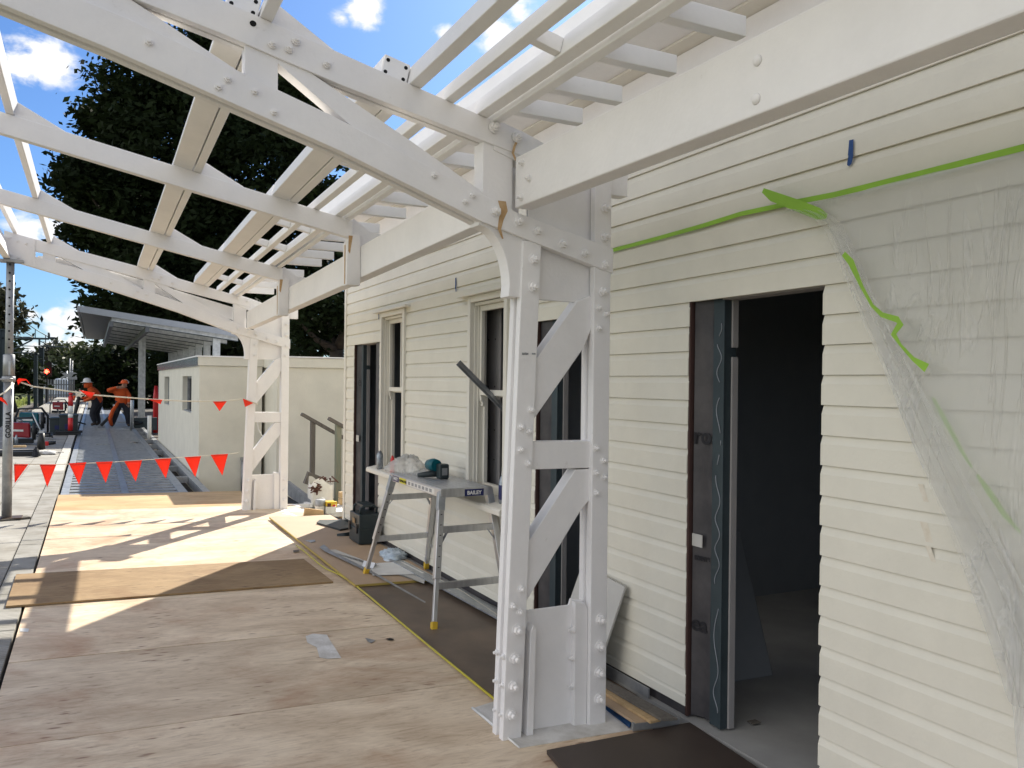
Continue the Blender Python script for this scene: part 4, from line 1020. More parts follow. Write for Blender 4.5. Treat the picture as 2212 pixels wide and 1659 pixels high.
# plasterboard inside near doorway
b = MB(); q = [FZ(1668, 1458, .03), FZ(1520, 1484, .03)]; tp = Vector((3.35, 3.62, 1.05)); q1 = q[1]
t2 = FX(1598, 1150, q[0].x + .12); b.prism([(0, 0), (1, 0), (1, 1)], 0, 1, 'z'); b.v = []; b.f = []; b.m = []; b.sm = []
t3 = t2 + (q[1] - q[0]); th_ = Vector((.010, .006, 0))
b.hexa([q[0], q[0] + th_, q[1] + th_, q[1], t2, t2 + th_, t3 + th_, t3])
tag(b.build('plasterboard_offcut', M['lining']), 'grey plasterboard offcut leaning inside the open doorway', 'board')
b = MB(); b.box(3.3, 3.9, 2.55, 2.70, .021, .055); tag(b.build('timber_offcut', M['timberd']), 'dark timber offcut on the floor deep inside the doorway', 'offcut')
blob = MB(); c = FZ(1629, 1560, .0295); blob.box(c.x - .025, c.x + .025, c.y - .02, c.y + .02, .0285, .033); tag(blob.build('wood_chip', M['timberd']), 'small wood chip on the floor just inside the doorway', 'wood chip')

# ------------------------------------------------------------------ trestle work platform
TZ = .905
tr = thing('work_trestle', (2.35, 6.0, 0), 'folding aluminium work platform with yellow feet beside the wall', 'trestle')
cN = FZ(955, 1040, TZ); cL = FZ(853, 1018, TZ)
xl, xr = 2.17, 2.57; y0, y1 = 5.38, 6.50
b = MB(); b.box(xl, xr, y0, y1, TZ - .062, TZ - .004)
for i in range(9):
    xa = xl + .004 + i * (xr - xl - .008) / 9; b.box(xa + .002, xa + (xr - xl - .008) / 9 - .002, y0 + .002, y1 - .002, TZ - .0045, TZ)
deck = b.build('platform_top', M['alu'], tr, .0015)
feet = [(1.99, 5.05), (2.035, 6.72 - .03), (2.72 - .02, 5.05), (2.70, 6.70)]
tops = [(2.185, y0 + .03), (2.185, y1 - .03), (2.555, y0 + .03), (2.555, y1 - .03)]
feet[0] = (FL(937, 1362).x, FL(937, 1362).y); feet[1] = (FL(790, 1247).x, FL(790, 1247).y)
feet[2] = (2.585, feet[0][1]); feet[3] = (2.585, feet[1][1])
zf = [.018, .045, .018, .045]
def lp(i, t):
    f_, q = feet[i], tops[i]; return Vector((f_[0] + (q[0] - f_[0]) * t, f_[1] + (q[1] - f_[1]) * t, zf[i] + (TZ - .05 - zf[i]) * t))
for i in range(4):
    b = MB(); upv = (1, 0, 0)
    b.bar(lp(i, .02), lp(i, .50), .034, .030, upv); b.bar(lp(i, .36), lp(i, .95), .050, .044, upv)
    leg = b.build('leg', M['alu'], tr, .004)
    b = MB(); b.bar(lp(i, -.01), lp(i, .055), .042, .040, upv); b.build('rubber_foot', M['footy'], leg, .004)
    b = MB(); b.bar(lp(i, .88), lp(i, 1.03), .052, .05, upv); b.build('hinge', M['galv'], leg, .002)
    if i < 2:
        b = MB()
        for t in np.linspace(.45, .85, 6):
            p = lp(i, t); b.add([(p.x + .008 * math.cos(a), p.y - .0262, p.z + .008 * math.sin(a)) for a in np.linspace(0, 2 * math.pi, 8, endpoint=False)], [tuple(range(8))])
        b.build('adjuster_hole', M['hole'], leg)
def rung(i, j, t, name='rung'):
    b = MB(); b.bar(lp(i, t), lp(j, t), .026, .046); b.build(name, M['alu'], tr, .002)
for t in (.36, .78): rung(0, 2, t - .05)
for t in (.42, .86): rung(1, 3, t - .05)
for i, j, t in ((0, 2, .73), (1, 3, .81)):
    for (p, q) in ((i, j), (j, i)):
        a = lp(p, t - .14); c = lp(p, t).lerp(lp(q, t), .16)
        b = MB(); b.bar(a, c, .018, .006); b.build('stay', M['galvd'], tr)
# stickers: on the end rail and along the side rail
lab = MB(); ya = y0 - .0012
a = FY(1004, 1057, ya); c = FY(1045, 1070, ya)
lab.quad((a.x, ya, c.z), (c.x, ya, c.z), (c.x, ya, a.z), (a.x, ya, a.z)); lo_ = lab.build('maker_label', M['navy'], deck)
text('label_print', 'BAILEY', (a.z - c.z) * .72, M['stw'], deck, ((a.x + c.x) / 2, ya - .0008, c.z + (a.z - c.z) * .24), (1, 0, 0), (0, 0, 1), align='CENTER', bold=.0012)
xs_ = xl - .0012
def side_label(yb, ya_, z0, z1, m, txt, tm, sz):
    lb = MB(); lb.quad((xs_, yb, z0), (xs_, ya_, z0), (xs_, ya_, z1), (xs_, yb, z1)); lb.build('maker_label', m, deck)
    if txt: text('label_print', txt, sz, tm, deck, (xs_ - .0008, (yb + ya_) / 2, z0 + (z1 - z0) * .28), (0, -1, 0), (0, 0, 1), align='CENTER', bold=.0008)
side_label(6.42, 6.27, TZ - .055, TZ - .012, M['navy'], 'BAILEY', M['stw'], .034)
side_label(6.25, 6.10, TZ - .055, TZ - .012, M['sty'], 'CONTRACTOR', M['hole'], .024)
side_label(6.08, 5.50, TZ - .052, TZ - .014, M['stw'], None, None, 0)
lb = MB()
for yy in np.arange(5.55, 6.05, .075): lb.quad((xs_ - .0006, yy + .05, TZ - .046), (xs_ - .0006, yy, TZ - .046), (xs_ - .0006, yy, TZ - .022), (xs_ - .0006, yy + .05, TZ - .022))
lb.build('label_print', M['galvd'], deck)
b = MB(); b.bar(lp(0, .42) + Vector((-.018, -.0, 0)), lp(0, .82) + Vector((-.018, -.0, 0)), .004, .02, (0, 1, 0)); b.build('warning_label', M['stw'], tr)

# things on the trestle and sill
dl = thing('cordless_tool', (2.45, 6.03, TZ), 'teal cordless tool standing on its battery on the trestle', 'power tool')
p = FZ(965, 1034, TZ)
c = Vector((p.x - .03, p.y + .02, TZ))
b = MB(); b.box(c.x - .04, c.x + .04, c.y - .05, c.y + .035, TZ, TZ + .115); bt = b.build('battery', M['case'], dl, .012)
b = MB(); b.box(c.x - .022, c.x + .022, c.y - .0515, c.y - .0508, TZ + .03, TZ + .085); b.build('battery_label', M['galvd'], bt)
b = MB(); b.tube([(c.x - .035, c.y + .03, TZ + .10), (c.x - .04, c.y + .09, TZ + .10), (c.x - .05, c.y + .15, TZ + .095)], [.045, .05, .042], 14); b.build('motor_body', M['teal'], dl)
b = MB(); b.tube([(c.x - .03, c.y + .04, TZ + .04), (c.x - .11, c.y + .12, TZ + .022), (c.x - .15, c.y + .14, TZ + .018)], [.03, .022, .015], 10); b.build('handle', M['case'], dl)


def crumple(name, c, rx, ry, rz, m, label, cat, seed, n=26, amp=.3):
    rnd = np.random.RandomState(seed); b = MB(); vs = []; fs = []; nu, nv = n, n // 2
    ph = rnd.uniform(0, 6, 8)
    for i in range(nv + 1):
        th = math.pi / 2 * i / nv * 1.02
        for j in range(nu):
            a = 2 * math.pi * j / nu
            r = 1 + amp * (math.sin(3 * a + ph[0] + 2 * th) * .5 + .4 * math.sin(7 * a + ph[1] - 3 * th) + .35 * rnd.uniform(-1, 1) + .3 * math.sin(2 * a + ph[2]))
            vs.append((c[0] + rx * r * math.sin(th) * math.cos(a), c[1] + ry * r * math.sin(th) * math.sin(a), c[2] + max(0, rz * math.cos(th) * (1 + amp * .6 * rnd.uniform(-1, 1)))))
    fs = [(i * nu + j, (i + 1) * nu + j, (i + 1) * nu + (j + 1) % nu, i * nu + (j + 1) % nu) for i in range(nv) for j in range(nu)]
    b.add(vs, fs, True); o = b.build(name, m); return tag(o, label, cat)


crumple('plastic_bag', (2.33, 6.50, TZ + .001), .14, .20, .13, M['film'], 'crumpled clear plastic bag of screws on top of the trestle', 'plastic bag', 3)
crumple('plastic_bag', (2.42, 6.30, TZ + .001), .10, .14, .04, M['film'], 'flat end of clear plastic trailing across the trestle top', 'plastic bag', 5)
pb_ = FL(838, 1205, .035)
crumple('plastic_bag', (pb_.x + .05, pb_.y, pb_.z), .12, .17, .075, mat('blueish_bag', (.55, .62, .68), .35, c2=(.30, .38, .45), scale=22, bump=.5, bscale=30), 'pale blue plastic bag lying on the boards by the trestle leg', 'plastic bag', 8)
def can(name, c, r, h, m, label, tip=None):
    t = thing(name, c, label, 'can')
    b = MB(); b.lathe([(r * .86, 0), (r, .008), (r, h * .82), (r * .8, h * .93), (r * .62, h)], c, 16); b.build('can_body', m, t)
    b = MB(); b.lathe([(r * .5, h), (r * .5, h + .012), (r * .3, h + .016)], c, 12); b.build('can_top', tip or M['galvd'], t)
can('spray_can', (2.535, 7.90, .785), .034, .165, M['can'], 'silver can standing on the sill of the window by the far doorway')
can('red_tube', (2.53, 7.50, .785), .020, .15, M['redp'], 'small red tube standing on the sill of the far window', M['redp'])
# bottle on the near window sill, mostly hidden
bo = thing('drink_bottle', (2.60, 5.268, .795), 'blue labelled drink bottle on the sill of the window by the near post', 'bottle')
c = (2.60, 5.268, .795)
b = MB(); b.lathe([(.03, 0), (.033, .01), (.033, .15), (.02, .19), (.013, .20)], c, 14); bb = b.build('bottle_body', M['can'], bo)
b = MB(); b.lathe([(.0335, .03), (.0338, .032), (.0338, .13), (.0335, .132)], c, 14); b.build('bottle_label', M['navy'], bo)
b = MB(); b.lathe([(.013, .20), (.015, .202), (.012, .235), (.006, .24)], c, 10); b.build('bottle_cap', M['stw'], bo)
# steel channel poking out of the near window
b = MB(); a0 = FX(992, 781, 2.42); a1 = FX(1076, 866, 2.68)
d_ = (a1 - a0)
b.bar(a0, a1 + d_ * .6, .034, .004, (0, .6, 1)); b.bar(a0, a1 + d_ * .6, .003, .030, (0, .6, 1), (.0155, -.017)); b.bar(a0, a1 + d_ * .6, .003, .030, (0, .6, 1), (-.0155, -.017))
tag(b.build('steel_stud', M['galvd'], bevel=.001), 'loose grey steel stud poking out of the window by the near post', 'steel stud')

# long metal trims and white offcuts on the boards
for k in range(4):
    a0 = FL(833 + k * 3, 1196 + k * 4, .036 + .004 * k); a1 = FL(1078, 1318 + k * 6, .036 + .004 * k); b = MB(); b.bar(a0, a1, .03, .012)
    tag(b.build('metal_trim', M['galv']), 'galvanised trims laid together on the floor along the wall', 'metal trim', 'metal trims along the wall')
def flat(name, px, up, th, m, label, cat, grp=None):
    b = MB(); P = [FL(x, y, up) for x, y in px]; n = len(P)
    P2 = [v - Vector((0, 0, th)) for v in P]
    ar = sum(P[i].x * P[(i + 1) % n].y - P[(i + 1) % n].x * P[i].y for i in range(n))
    f = tuple(range(n)) if ar > 0 else tuple(range(n - 1, -1, -1))
    b.add(P + P2, [f, tuple(n + i for i in f[::-1])] + [(i, n + i, n + (i + 1) % n, (i + 1) % n) for i in range(n)]); return tag(b.build(name, m), label, cat, grp)
flat('white_board', [(916, 1346 - 87), (920, 1346 - 99), (790, 1230), (700, 1189 - 1), (725, 1187)], .0415, .006, M['fc'], 'long white board offcut lying along the tan boards', 'board')
flat('white_board', [(805, 1242), (918, 1238), (868, 1213), (800, 1217)], .0475, .0055, M['stw'], 'short white board offcut under the trestle', 'board')
flat('metal_strip', [(690, 1182), (700, 1176), (716, 1190), (810, 1237), (920, 1300), (918, 1302), (808, 1241), (702, 1191)], .05, .001, M['galvd'], 'thin grey metal strip lying across the white offcuts', 'metal strip')
b = MB(); q = [FL(782, 1223, .052), FL(806, 1228, .052), FL(815, 1219, .052), FL(790, 1214, .052)]; r1 = [(q[0] + q[3]) / 2 + Vector((0, 0, .03)), (q[1] + q[2]) / 2 + Vector((0, 0, .03))]
b.quad(q[0], q[1], r1[1], r1[0]); b.quad(r1[0], r1[1], q[2], q[3]); tag(b.build('folded_paper', M['paper'], solid=.0006), 'folded white paper beside the foot of the trestle', 'paper')
b = MB(); b.tube([FL(870, 1210, .05), FL(1000, 1278, .05), FL(1085, 1335, .05)], .0025, 5); tag(b.build('string_line', M['rope']), 'thin string lying across the boards under the trestle', 'string')
# bolt cutters and tool case
t = thing('bolt_cutter', FL(755, 1156, .04), 'pliers with red grips lying beside the dark tool case', 'hand tool')
b = MB()
b.tube([FL(728, 1155, .045), FL(748, 1153, .05), FL(762, 1151, .05)], [.010, .014, .012], 8); b.tube([FL(728, 1157, .04), FL(762, 1156, .042)], [.008, .010], 8); b.build('jaws', M['case'], t)
b = MB(); b.tube([FL(760, 1150, .05), FL(776, 1149, .05)], .014, 8); b.tube([FL(760, 1156, .042), FL(776, 1156, .042)], .012, 8); b.build('grips', M['red'], t)
tc_ = thing('tool_case', (2.5, 8.15, .03), 'dark tool case standing by the wall behind the trestle', 'tool case')
xa, xb, ya, yb = 2.34, 2.565, 7.93, 8.28
b = MB(); b.box(xa, xb, ya, yb, .045, .19); b.box(xa + .004, xb - .004, ya + .004, yb - .004, .194, .335)
b.box(xa - .006, xb + .004, ya - .004, yb + .004, .182, .198); cs = b.build('case_body', M['case'], tc_, .012)
b = MB()
for yy in (ya + .06, yb - .06): b.tube([(xa + .03, yy, .33), (xa + .03, yy, .39), (xa + .07, yy, .415), (xb - .06, yy, .415), (xb - .03, yy, .39), (xb - .03, yy, .33)], .013, 8)
b.box(xa + .05, xb - .05, ya + .05, yb - .05, .402, .424); b.build('handle', M['case'], tc_)
b = MB(); b.box(xa - .0075, xa - .0062, ya + .12, ya + .21, .235, .285); b.build('case_label', M['plank'], cs)
b = MB()
for yy in (ya + .05, yb - .05): b.box(xa - .018, xa - .004, yy - .02, yy + .02, .15, .24)
b.build('latch', M['black'], cs, .003)
fr_ = FL(705, 1133, .04)
flat('plastic_tray', [(684, 1128), (690, 1123), (740, 1122), (776, 1126), (776, 1135), (735, 1143)], .055, .02, M['case'], 'flat dark plastic lid lying by the far doorway', 'tray')
flat('blue_clip', [(660, 1167), (680, 1166), (681, 1169), (672, 1171)], .042, .006, M['galv'], 'small grey clip on the tan board near the yellow hose', 'clip')

# ------------------------------------------------------------------ bits at the far end of the wall
Q = lambda x, y: (603.5 + x * .0992, 1014.9 + y * .0992)
def F2(x, y, up=0.0): return FL(*Q(x, y), up)
b = MB(); p0, p1 = F2(530, 1045), F2(965, 1030); h = F2(560, 840); zt = FY(*Q(560, 835), p0.y).z
b.hexa([(p0.x, p0.y, fz(p0.x)), (p1.x, p0.y, fz(p1.x)), (p1.x, p0.y + .04, fz(p1.x)), (p0.x, p0.y + .04, fz(p0.x)), (p0.x + .015, p0.y, zt), (p1.x, p0.y, zt - .04), (p1.x, p0.y + .04, zt - .04), (p0.x + .015, p0.y + .04, zt)])
tag(b.build('timber_block', M['timber']), 'pale timber offcut with knots standing on edge at the end of the boards', 'timber block')
y_ = 10.20
c = FY(*Q(885, 800), y_); rad = .062; zb = fz(c.x)
t = thing('white_bucket', (c.x, y_, zb), 'small white bucket with wire handle and grey liner', 'bucket')
zt = FY(*Q(885, 650), y_).z
b = MB(); b.lathe([(rad * .88, 0), (rad, zt - zb), (rad * .94, zt - zb), (rad * .8, .02)], (c.x, y_, zb), 20); b.build('bucket_body', M['bucket'], t)
b = MB(); b.lathe([(rad * 1.005, zt - zb - .075), (rad * 1.02, zt - zb - .07), (rad * 1.03, zt - zb), (rad * .96, zt - zb + .002)], (c.x, y_, zb), 20); b.build('bucket_rim', M['galvd'], t)
b = MB(); b.tube([(c.x - rad * 1.04 * math.cos(a), y_ - .01, zt + rad * .55 * math.sin(a) - .01) for a in np.linspace(0, math.pi, 10)], .003, 5); b.build('handle', M['galv'], t)
c = FY(*Q(1105, 780), y_ - .03); zt = FY(*Q(1105, 670), y_).z; zb = fz(c.x) + .02
t = thing('yellow_container', (c.x, y_ - .03, zb), 'yellow square plastic container with label and grip beside the white bucket', 'container')
b = MB(); b.box(c.x - .06, c.x + .055, y_ - .09, y_ + .03, zb + .085, zt); cbd = b.build('container_body', M['yellowcan'], t, .008)
b = MB(); b.box(c.x - .064, c.x + .06, y_ - .094, y_ + .034, zb - .005, zb + .084); b.build('container_base', M['bucket'], t, .006)
b = MB(); b.tube([(c.x + .055, y_ - .03, zt - .01), (c.x + .08, y_ - .03, zt - .015), (c.x + .08, y_ - .03, zt - .075), (c.x + .055, y_ - .03, zt - .085)], .009, 8); b.build('grip', M['yellowcan'], t)
b = MB(); b.box(c.x - .05, c.x - .005, y_ - .0912, y_ - .0905, zt - .085, zt - .02); b.build('container_label', M['debris'], cbd)
b = MB(); b.box(c.x + .015, c.x + .05, y_ - .0912, y_ - .0905, zt - .10, zt - .04); b.build('container_label', M['redp'], cbd)
# big white sack full of offcuts
y_ = 11.1; A = [FY(*Q(*p), y_) for p in ((715, 760), (1195, 640), (1210, 250), (800, 180), (650, 360))]
t = thing('white_rubbish_bag', (A[0].x, y_, A[0].z), 'white woven sack stuffed with red brown offcuts', 'rubbish bag')
b = MB(); x0, x1 = A[0].x - .0, A[1].x; zb = A[0].z - .05; zt = A[2].z
n = 14; vs = []
for z_, s_ in ((zb, .9), (zb + .1, 1.02), ((zb + zt) / 2, 1.03), (zt - .05, 1.0), (zt, .97)):
    for k in range(n * 4):
        a = 2 * math.pi * k / (n * 4); cc, ss = math.cos(a), math.sin(a); q = max(abs(cc), abs(ss)); 
        rr = (1 / q) ** .75 * s_ * (1 + .03 * math.sin(5 * a + z_ * 20))
        vs.append(((x0 + x1) / 2 + (x1 - x0) / 2 * cc * rr, y_ + .16 + .16 * ss * rr, z_ + (.05 * math.sin(3 * a + 1) if z_ == zt else 0)))
m4 = n * 4
b.add(vs, [(i * m4 + k, i * m4 + (k + 1) % m4, (i + 1) * m4 + (k + 1) % m4, (i + 1) * m4 + k) for i in range(4) for k in range(m4)], True); b.build('sack', M['bucket'], t)
b = MB()
for k in range(26):
    q = FY(*Q(random.uniform(700, 880), random.uniform(280, 480)), y_ - .05) if k < 16 else FY(*Q(random.uniform(860, 1220), random.uniform(200, 260)), y_ + random.uniform(0, .2))
    d_ = Vector((random.uniform(-1, 1), random.uniform(-.4, .4), random.uniform(-.6, 1))).normalized() * random.uniform(.03, .07); b.bar(q - d_, q + d_, .02, .014)
b.build('offcuts', M['debris'], t)
b = MB(); q = FY(*Q(770, 325), y_ - .10); b.tube([q, q + Vector((0, -.012, 0))], .026, 14); b.build('white_cap', M['stw'], t)
b = MB(); y2 = 11.6; P = [FY(*Q(*p), y2) for p in ((545, 300), (690, 350), (830, 270), (1180, 250), (640, 45))]
b.hexa([P[0], P[1], P[3], P[4] + (P[3] - P[1]) * .0, P[0] + Vector((0, .1, 0)), P[1] + Vector((0, .1, 0)), P[3] + Vector((0, .1, 0)), P[4] + Vector((0, .1, 0))])
tag(b.build('leaning_board', M['timberd']), 'grey weathered board leaning behind the white sack', 'board')
# handrail: two posts with sloping rails
t = thing('stair_handrail', (3.1, 12.3, 0), 'weathered timber stair handrail with two posts at the end of the building', 'handrail')
H_ = lambda p, y: FY(p[0] * .54861, p[1] * .54861, y)
for pt, yy, zb, m in ((((1226.5, 1655), (1243, 1655)), 12.6, -.5, M['timberd']), (((1325, 1668), (1346, 1672)), 12.2, -.5, M['timberg'])):
    a, c = H_(pt[0], yy), H_(pt[1], yy); b = MB(); b.box(a.x, c.x, yy, yy + .1, zb, (a.z + c.z) / 2); b.build('handrail_post', m, t, .003)
for a, c, yy in (((1187, 1630), (1362, 1729), 12.62), ((1294, 1647), (1400, 1707), 12.22)):
    b = MB(); b.bar(H_(a, yy), H_(c, yy), .10, .05); b.build('rail', M['timberd'], t, .004)
# white frame members of the ramp and step edge
t = thing('ramp_frame', (2.3, 10.8, -.05), 'white painted steel ramp frame on the ground behind the far post', 'ramp frame')
b = MB()
for a, c in (((0, 915), (560, 895)), ((170, 800), (690, 770)), ((60, 925), (370, 1060)), ((300, 790), (480, 850)), ((240, 950), (560, 940)), ((60, 1000), (200, 1010)), ((560, 735), (690, 780))):
    p, q = F2(*a, -.02), F2(*c, -.02); b.bar(p, q, .045, .05)
b.build('frame_bars', M['white2'], t)
b = MB(); p, q = F2(1180, 800, -.03), F2(1400, 960, -.03); b.bar(p, q, .30, .06); b.build('white_slab', M['plinth'], t)
b = MB(); p, q = FY(*Q(180, 300), 12.6), FY(*Q(720, 720), 11.2); b.bar(p - Vector((0, 0, .05)), q - Vector((0, 0, .05)), .06, .18); b.bar(p - Vector((0, -.02, .26)), q - Vector((0, -.02, .22)), .10, .08); b.build('ramp_edge', M['galvd'], t)
b = MB(); b.box(2.0, 9, 10.15, 13.6, -.34, -.30); tag(b.build('gravel', M['ballast']), kind='structure')
b = MB()
for k in range(4):
    z_ = .02 + .09 * k; b.box(2.95, 3.3, 10.9 + .0 * k, 10.98, z_ - .2, z_ - .125)
tag(b.build('brick_pile', M['timber']), 'stack of timber packers between the corner and the green post', 'timber stack')

# ------------------------------------------------------------------ flat roofed block building
bl = thing('rendered_block_building', (4, 17, 0), 'low cream rendered block building with flat roof beyond the far post', 'building')
YB = 14.72; XB = 1.58; ZT = 2.03
b = MB(); WNS = [(15.95, 17.65), (20.9, 22.35)]
ysp = [YB] + [v for w_ in WNS for v in w_] + [24.4]
for i, (ya, yb) in enumerate(zip(ysp, ysp[1:])):
    if i % 2 == 0: b.box(XB, XB + .2, ya, yb, -.35, 1.88)
    else: b.box(XB, XB + .2, ya, yb, -.35, 1.04); b.box(XB, XB + .2, ya, yb, 1.71, 1.88)
b.box(XB + .2, 2.60, YB, YB + .2, -.35, 1.88); b.box(2.40, 2.60, YB + .2, YB + 1.0, -.35, 1.88)
b.box(2.655, 2.855, 13.70, YB + .9, -.35, 1.86); b.box(2.855, 9, 13.70, 13.9, -.35, 1.86)
b.box(XB + .2, 9, 24.2, 24.4, -.35, 1.88); b.build('wall', M['render'], bl)
for (ya, yb) in WNS:
    f = MB(); f.box(XB + .13, XB + .16, ya, yb, 1.04, 1.71); g = f.build('window', M['dark'], bl)
    f = MB(); f.box(XB + .09, XB + .13, ya, ya + .04, 1.04, 1.71); f.box(XB + .09, XB + .13, yb - .04, yb, 1.04, 1.71); f.box(XB + .09, XB + .13, ya + .04, yb - .04, 1.67, 1.71); f.box(XB + .03, XB + .13, ya + .04, yb - .04, 1.04, 1.06); f.build('window_surround', M['galvd'], g)
f = MB(); f.box(XB - .03, 2.635, YB - .03, YB - .001, 1.885, ZT); f.box(2.62, 2.653, 13.66, YB - .03, 1.865, ZT - .005); f.box(2.653, 9, 13.66, 13.699, 1.865, ZT - .01); f.build('parapet', M['render'], bl, .004)
f = MB(); f.box(XB - .035, XB - .002, YB - .028, 24.42, 1.885, ZT - .002); f.build('bitumen_edge', M['wood_b'], bl)
f = MB(); f.box(XB - .05, 2.62, YB - .045, 24.44, ZT + .001, ZT + .022); f.box(2.622, 9, 13.645, 24.44, ZT - .004, ZT + .016); f.build('roof_capping', M['white2'], bl)
f = MB(); f.tube([(2.30, YB - .05, -.3), (2.30, YB - .05, .28)], .045, 10); f.box(2.25, 2.35, YB - .1, YB - .01, .28, .33); f.build('downpipe', M['galvd'], bl)

# ------------------------------------------------------------------ steel canopy beyond
cp = thing('steel_canopy', (1.8, 30, 0), 'new grey steel platform canopy with galvanised purlins and posts', 'canopy')
Y0c, Y1c = 24.6, 41.5
def cz(x): return 3.50 - (x + .33) * .130
b = MB(); b.hexa([(-.33, Y0c, cz(-.33)), (3.9, Y0c, cz(3.9)), (3.9, Y1c, cz(3.9)), (-.33, Y1c, cz(-.33)), (-.33, Y0c, cz(-.33) + .03), (3.9, Y0c, cz(3.9) + .03), (3.9, Y1c, cz(3.9) + .03), (-.33, Y1c, cz(-.33) + .03)]); b.build('roof_sheet', M['grey'], cp)
b = MB(); b.hexa([(-.34, Y0c - .04, cz(-.34) - .11), (3.9, Y0c - .04, cz(3.9) - .11), (3.9, Y0c - .005, cz(3.9) - .11), (-.34, Y0c - .005, cz(-.34) - .11), (-.34, Y0c - .04, cz(-.34) + .06), (3.9, Y0c - .04, cz(3.9) + .06), (3.9, Y0c - .005, cz(3.9) + .06), (-.34, Y0c - .005, cz(-.34) + .06)])
b.box(-.40, -.345, Y0c - .02, Y1c, cz(-.34) - .10, cz(-.34) + .05); b.build('fascia', M['greyroof'], cp)
b = MB(); y = Y0c + .25
while y < Y1c:
    b.hexa([(.42, y, cz(.42) - .20), (3.7, y, cz(3.7) - .20), (3.7, y + .05, cz(3.7) - .20), (.42, y + .05, cz(.42) - .20), (.42, y, cz(.42) - .005), (3.7, y, cz(3.7) - .005), (3.7, y + .05, cz(3.7) - .005), (.42, y + .05, cz(.42) - .005)]); b.mi = 1; b.box(.42, 3.69, y - .003, y + .07, cz(.42) - .6, cz(.42) - .6); b.v = b.v[:8]; b.f = b.f[:6]; b.m = b.m[:6]; b.sm = b.sm[:6]; b.hexa([(.42, y - .004, cz(.42) - .222), (3.7, y - .004, cz(3.7) - .222), (3.7, y + .075, cz(3.7) - .222), (.42, y + .075, cz(.42) - .222), (.42, y - .004, cz(.42) - .201), (3.7, y - .004, cz(3.7) - .201), (3.7, y + .075, cz(3.7) - .201), (.42, y + .075, cz(.42) - .201)]); b.build('canopy_purlin', [M['galv'], M['steelblue']], cp); b = MB(); y += 2.2  # dark lower strip paints in the shadow line at each purlin's bottom flange
b = MB(); b.box(-.32, .35, Y0c + .05, Y1c - .1, cz(0) - .06, cz(0) - .045); b.build('soffit_lining', M['grey'], cp)
for x in (.36, 1.25):
    b = MB(); b.hexa([(x, Y0c + .1, cz(x) - .36), (x + .10, Y0c + .1, cz(x) - .36), (x + .10, Y1c - .1, cz(x) - .36), (x, Y1c - .1, cz(x) - .36), (x, Y0c + .1, cz(x) - .224), (x + .10, Y0c + .1, cz(x) - .224), (x + .10, Y1c - .1, cz(x) - .224), (x, Y1c - .1, cz(x) - .224)]); b.build('canopy_beam', M['grey'], cp)
for i, y in enumerate(np.linspace(Y0c + .5, Y1c - .6, 8)):
    b = MB(); b.box(3.05, 3.25, y, y + .12, -.2, cz(3.1) - .202); b.build('canopy_post', M['galv'], cp)
b = MB(); p = FL(305, 880); xx = FY(306, 800, 31).x; b.box(xx - .10, xx + .02, 31, 31.1, .3, cz(xx) - .2); b.box(xx + .025, xx + .12, 31.02, 31.1, .25, cz(xx) - .2); b.build('canopy_post', M['galv'], cp)
b = MB(); b.box(xx - .3, xx + .5, 30.9, 31.3, -.1, .32); tag(b.build('pallet', M['steelblue']), 'dark steel bin standing under the canopy post', 'bin')
# cladded stub and pipes
for px, y_, zt, lb in ((323, 25.2, .62, 'short white pipe stub rising from the steel floor frame by the block building'), (285, 29.6, .95, 'thin galvanised pipe stub standing beside the second worker')):
    c = FL(px, 936 if px > 300 else 905); b = MB(); b.lathe([(.055, -.1), (.055, zt), (.05, zt + .01)], (FY(px, 900, y_).x, y_, 0), 14); tag(b.build('pipe_stub', M['stw'] if px > 300 else M['galv']), lb, 'pipe')

# ------------------------------------------------------------------ prop pole, ropes and flags
YR = YF - .02
pp = thing('prop_pole', (-.845, YR, .09), 'grey adjustable steel prop under the outer end of the far truss', 'prop')
px_ = -.835; zt = 2.955
b = MB(); b.tube([(px_ - .012, YR, .10), (px_ - .006, YR, 1.66)], .050, 20); b.build('outer_tube', M['galvd'], pp)
b = MB(); b.tube([(px_ - .006, YR, 1.60), (px_, YR, zt - .03)], .040, 20); inn = b.build('inner_tube', M['galvd'], pp)
b = MB(); b.lathe([(.051, 1.60), (.066, 1.605), (.066, 1.66), (.052, 1.665)], (px_ - .006, YR, 0), 20); b.lathe([(.058, 1.665), (.058, 1.90), (.05, 1.905)], (px_ - .005, YR, 0), 20); b.tube([(px_ - .1, YR - .03, 1.55), (px_ - .09, YR - .05, 1.63), (px_ + .04, YR - .062, 1.63)], .012, 8); b.build('collar', M['galvd'], pp)
b = MB(); b.box(px_ - .10, px_ + .13, YR - .07, YR + .07, zt - .03, zt); b.build('head_plate', M['galvd'], pp, .003)
b = MB(); b.box(px_ - .14, px_ + .14, YR - .10, YR + .10, .085, .10); b.build('foot_plate', M['rail'], pp, .003)
b = MB()
for i in range(11):
    z_ = 1.98 + .092 * i; b.add([(px_ - .003 + .011 * math.cos(a), YR - .0412, z_ + .011 * math.sin(a)) for a in np.linspace(0, 2 * math.pi, 10, endpoint=False)], [tuple(range(10))])
b.build('pin_hole', M['hole'], inn)
b = MB(); b.box(px_ - .005, px_ + .015, YR - .0605, YR - .0585, 1.68, 1.83); b.build('pin_slot', M['galv'], pp)
text('prop_lettering', 'GORILLA', .072, M['hole'], pp, (px_ + .022, YR - .0515, .98), (0, 0, 1), (-1, 0, 0), bold=.0015)
b = MB(); b.bar((px_ - .10, YR - .1, .075), (px_ + .2, YR + .02, .075), .12, .04); tag(b.build('timber_sole', M['timberd']), 'dark timber packer under the foot of the prop', 'timber packer')


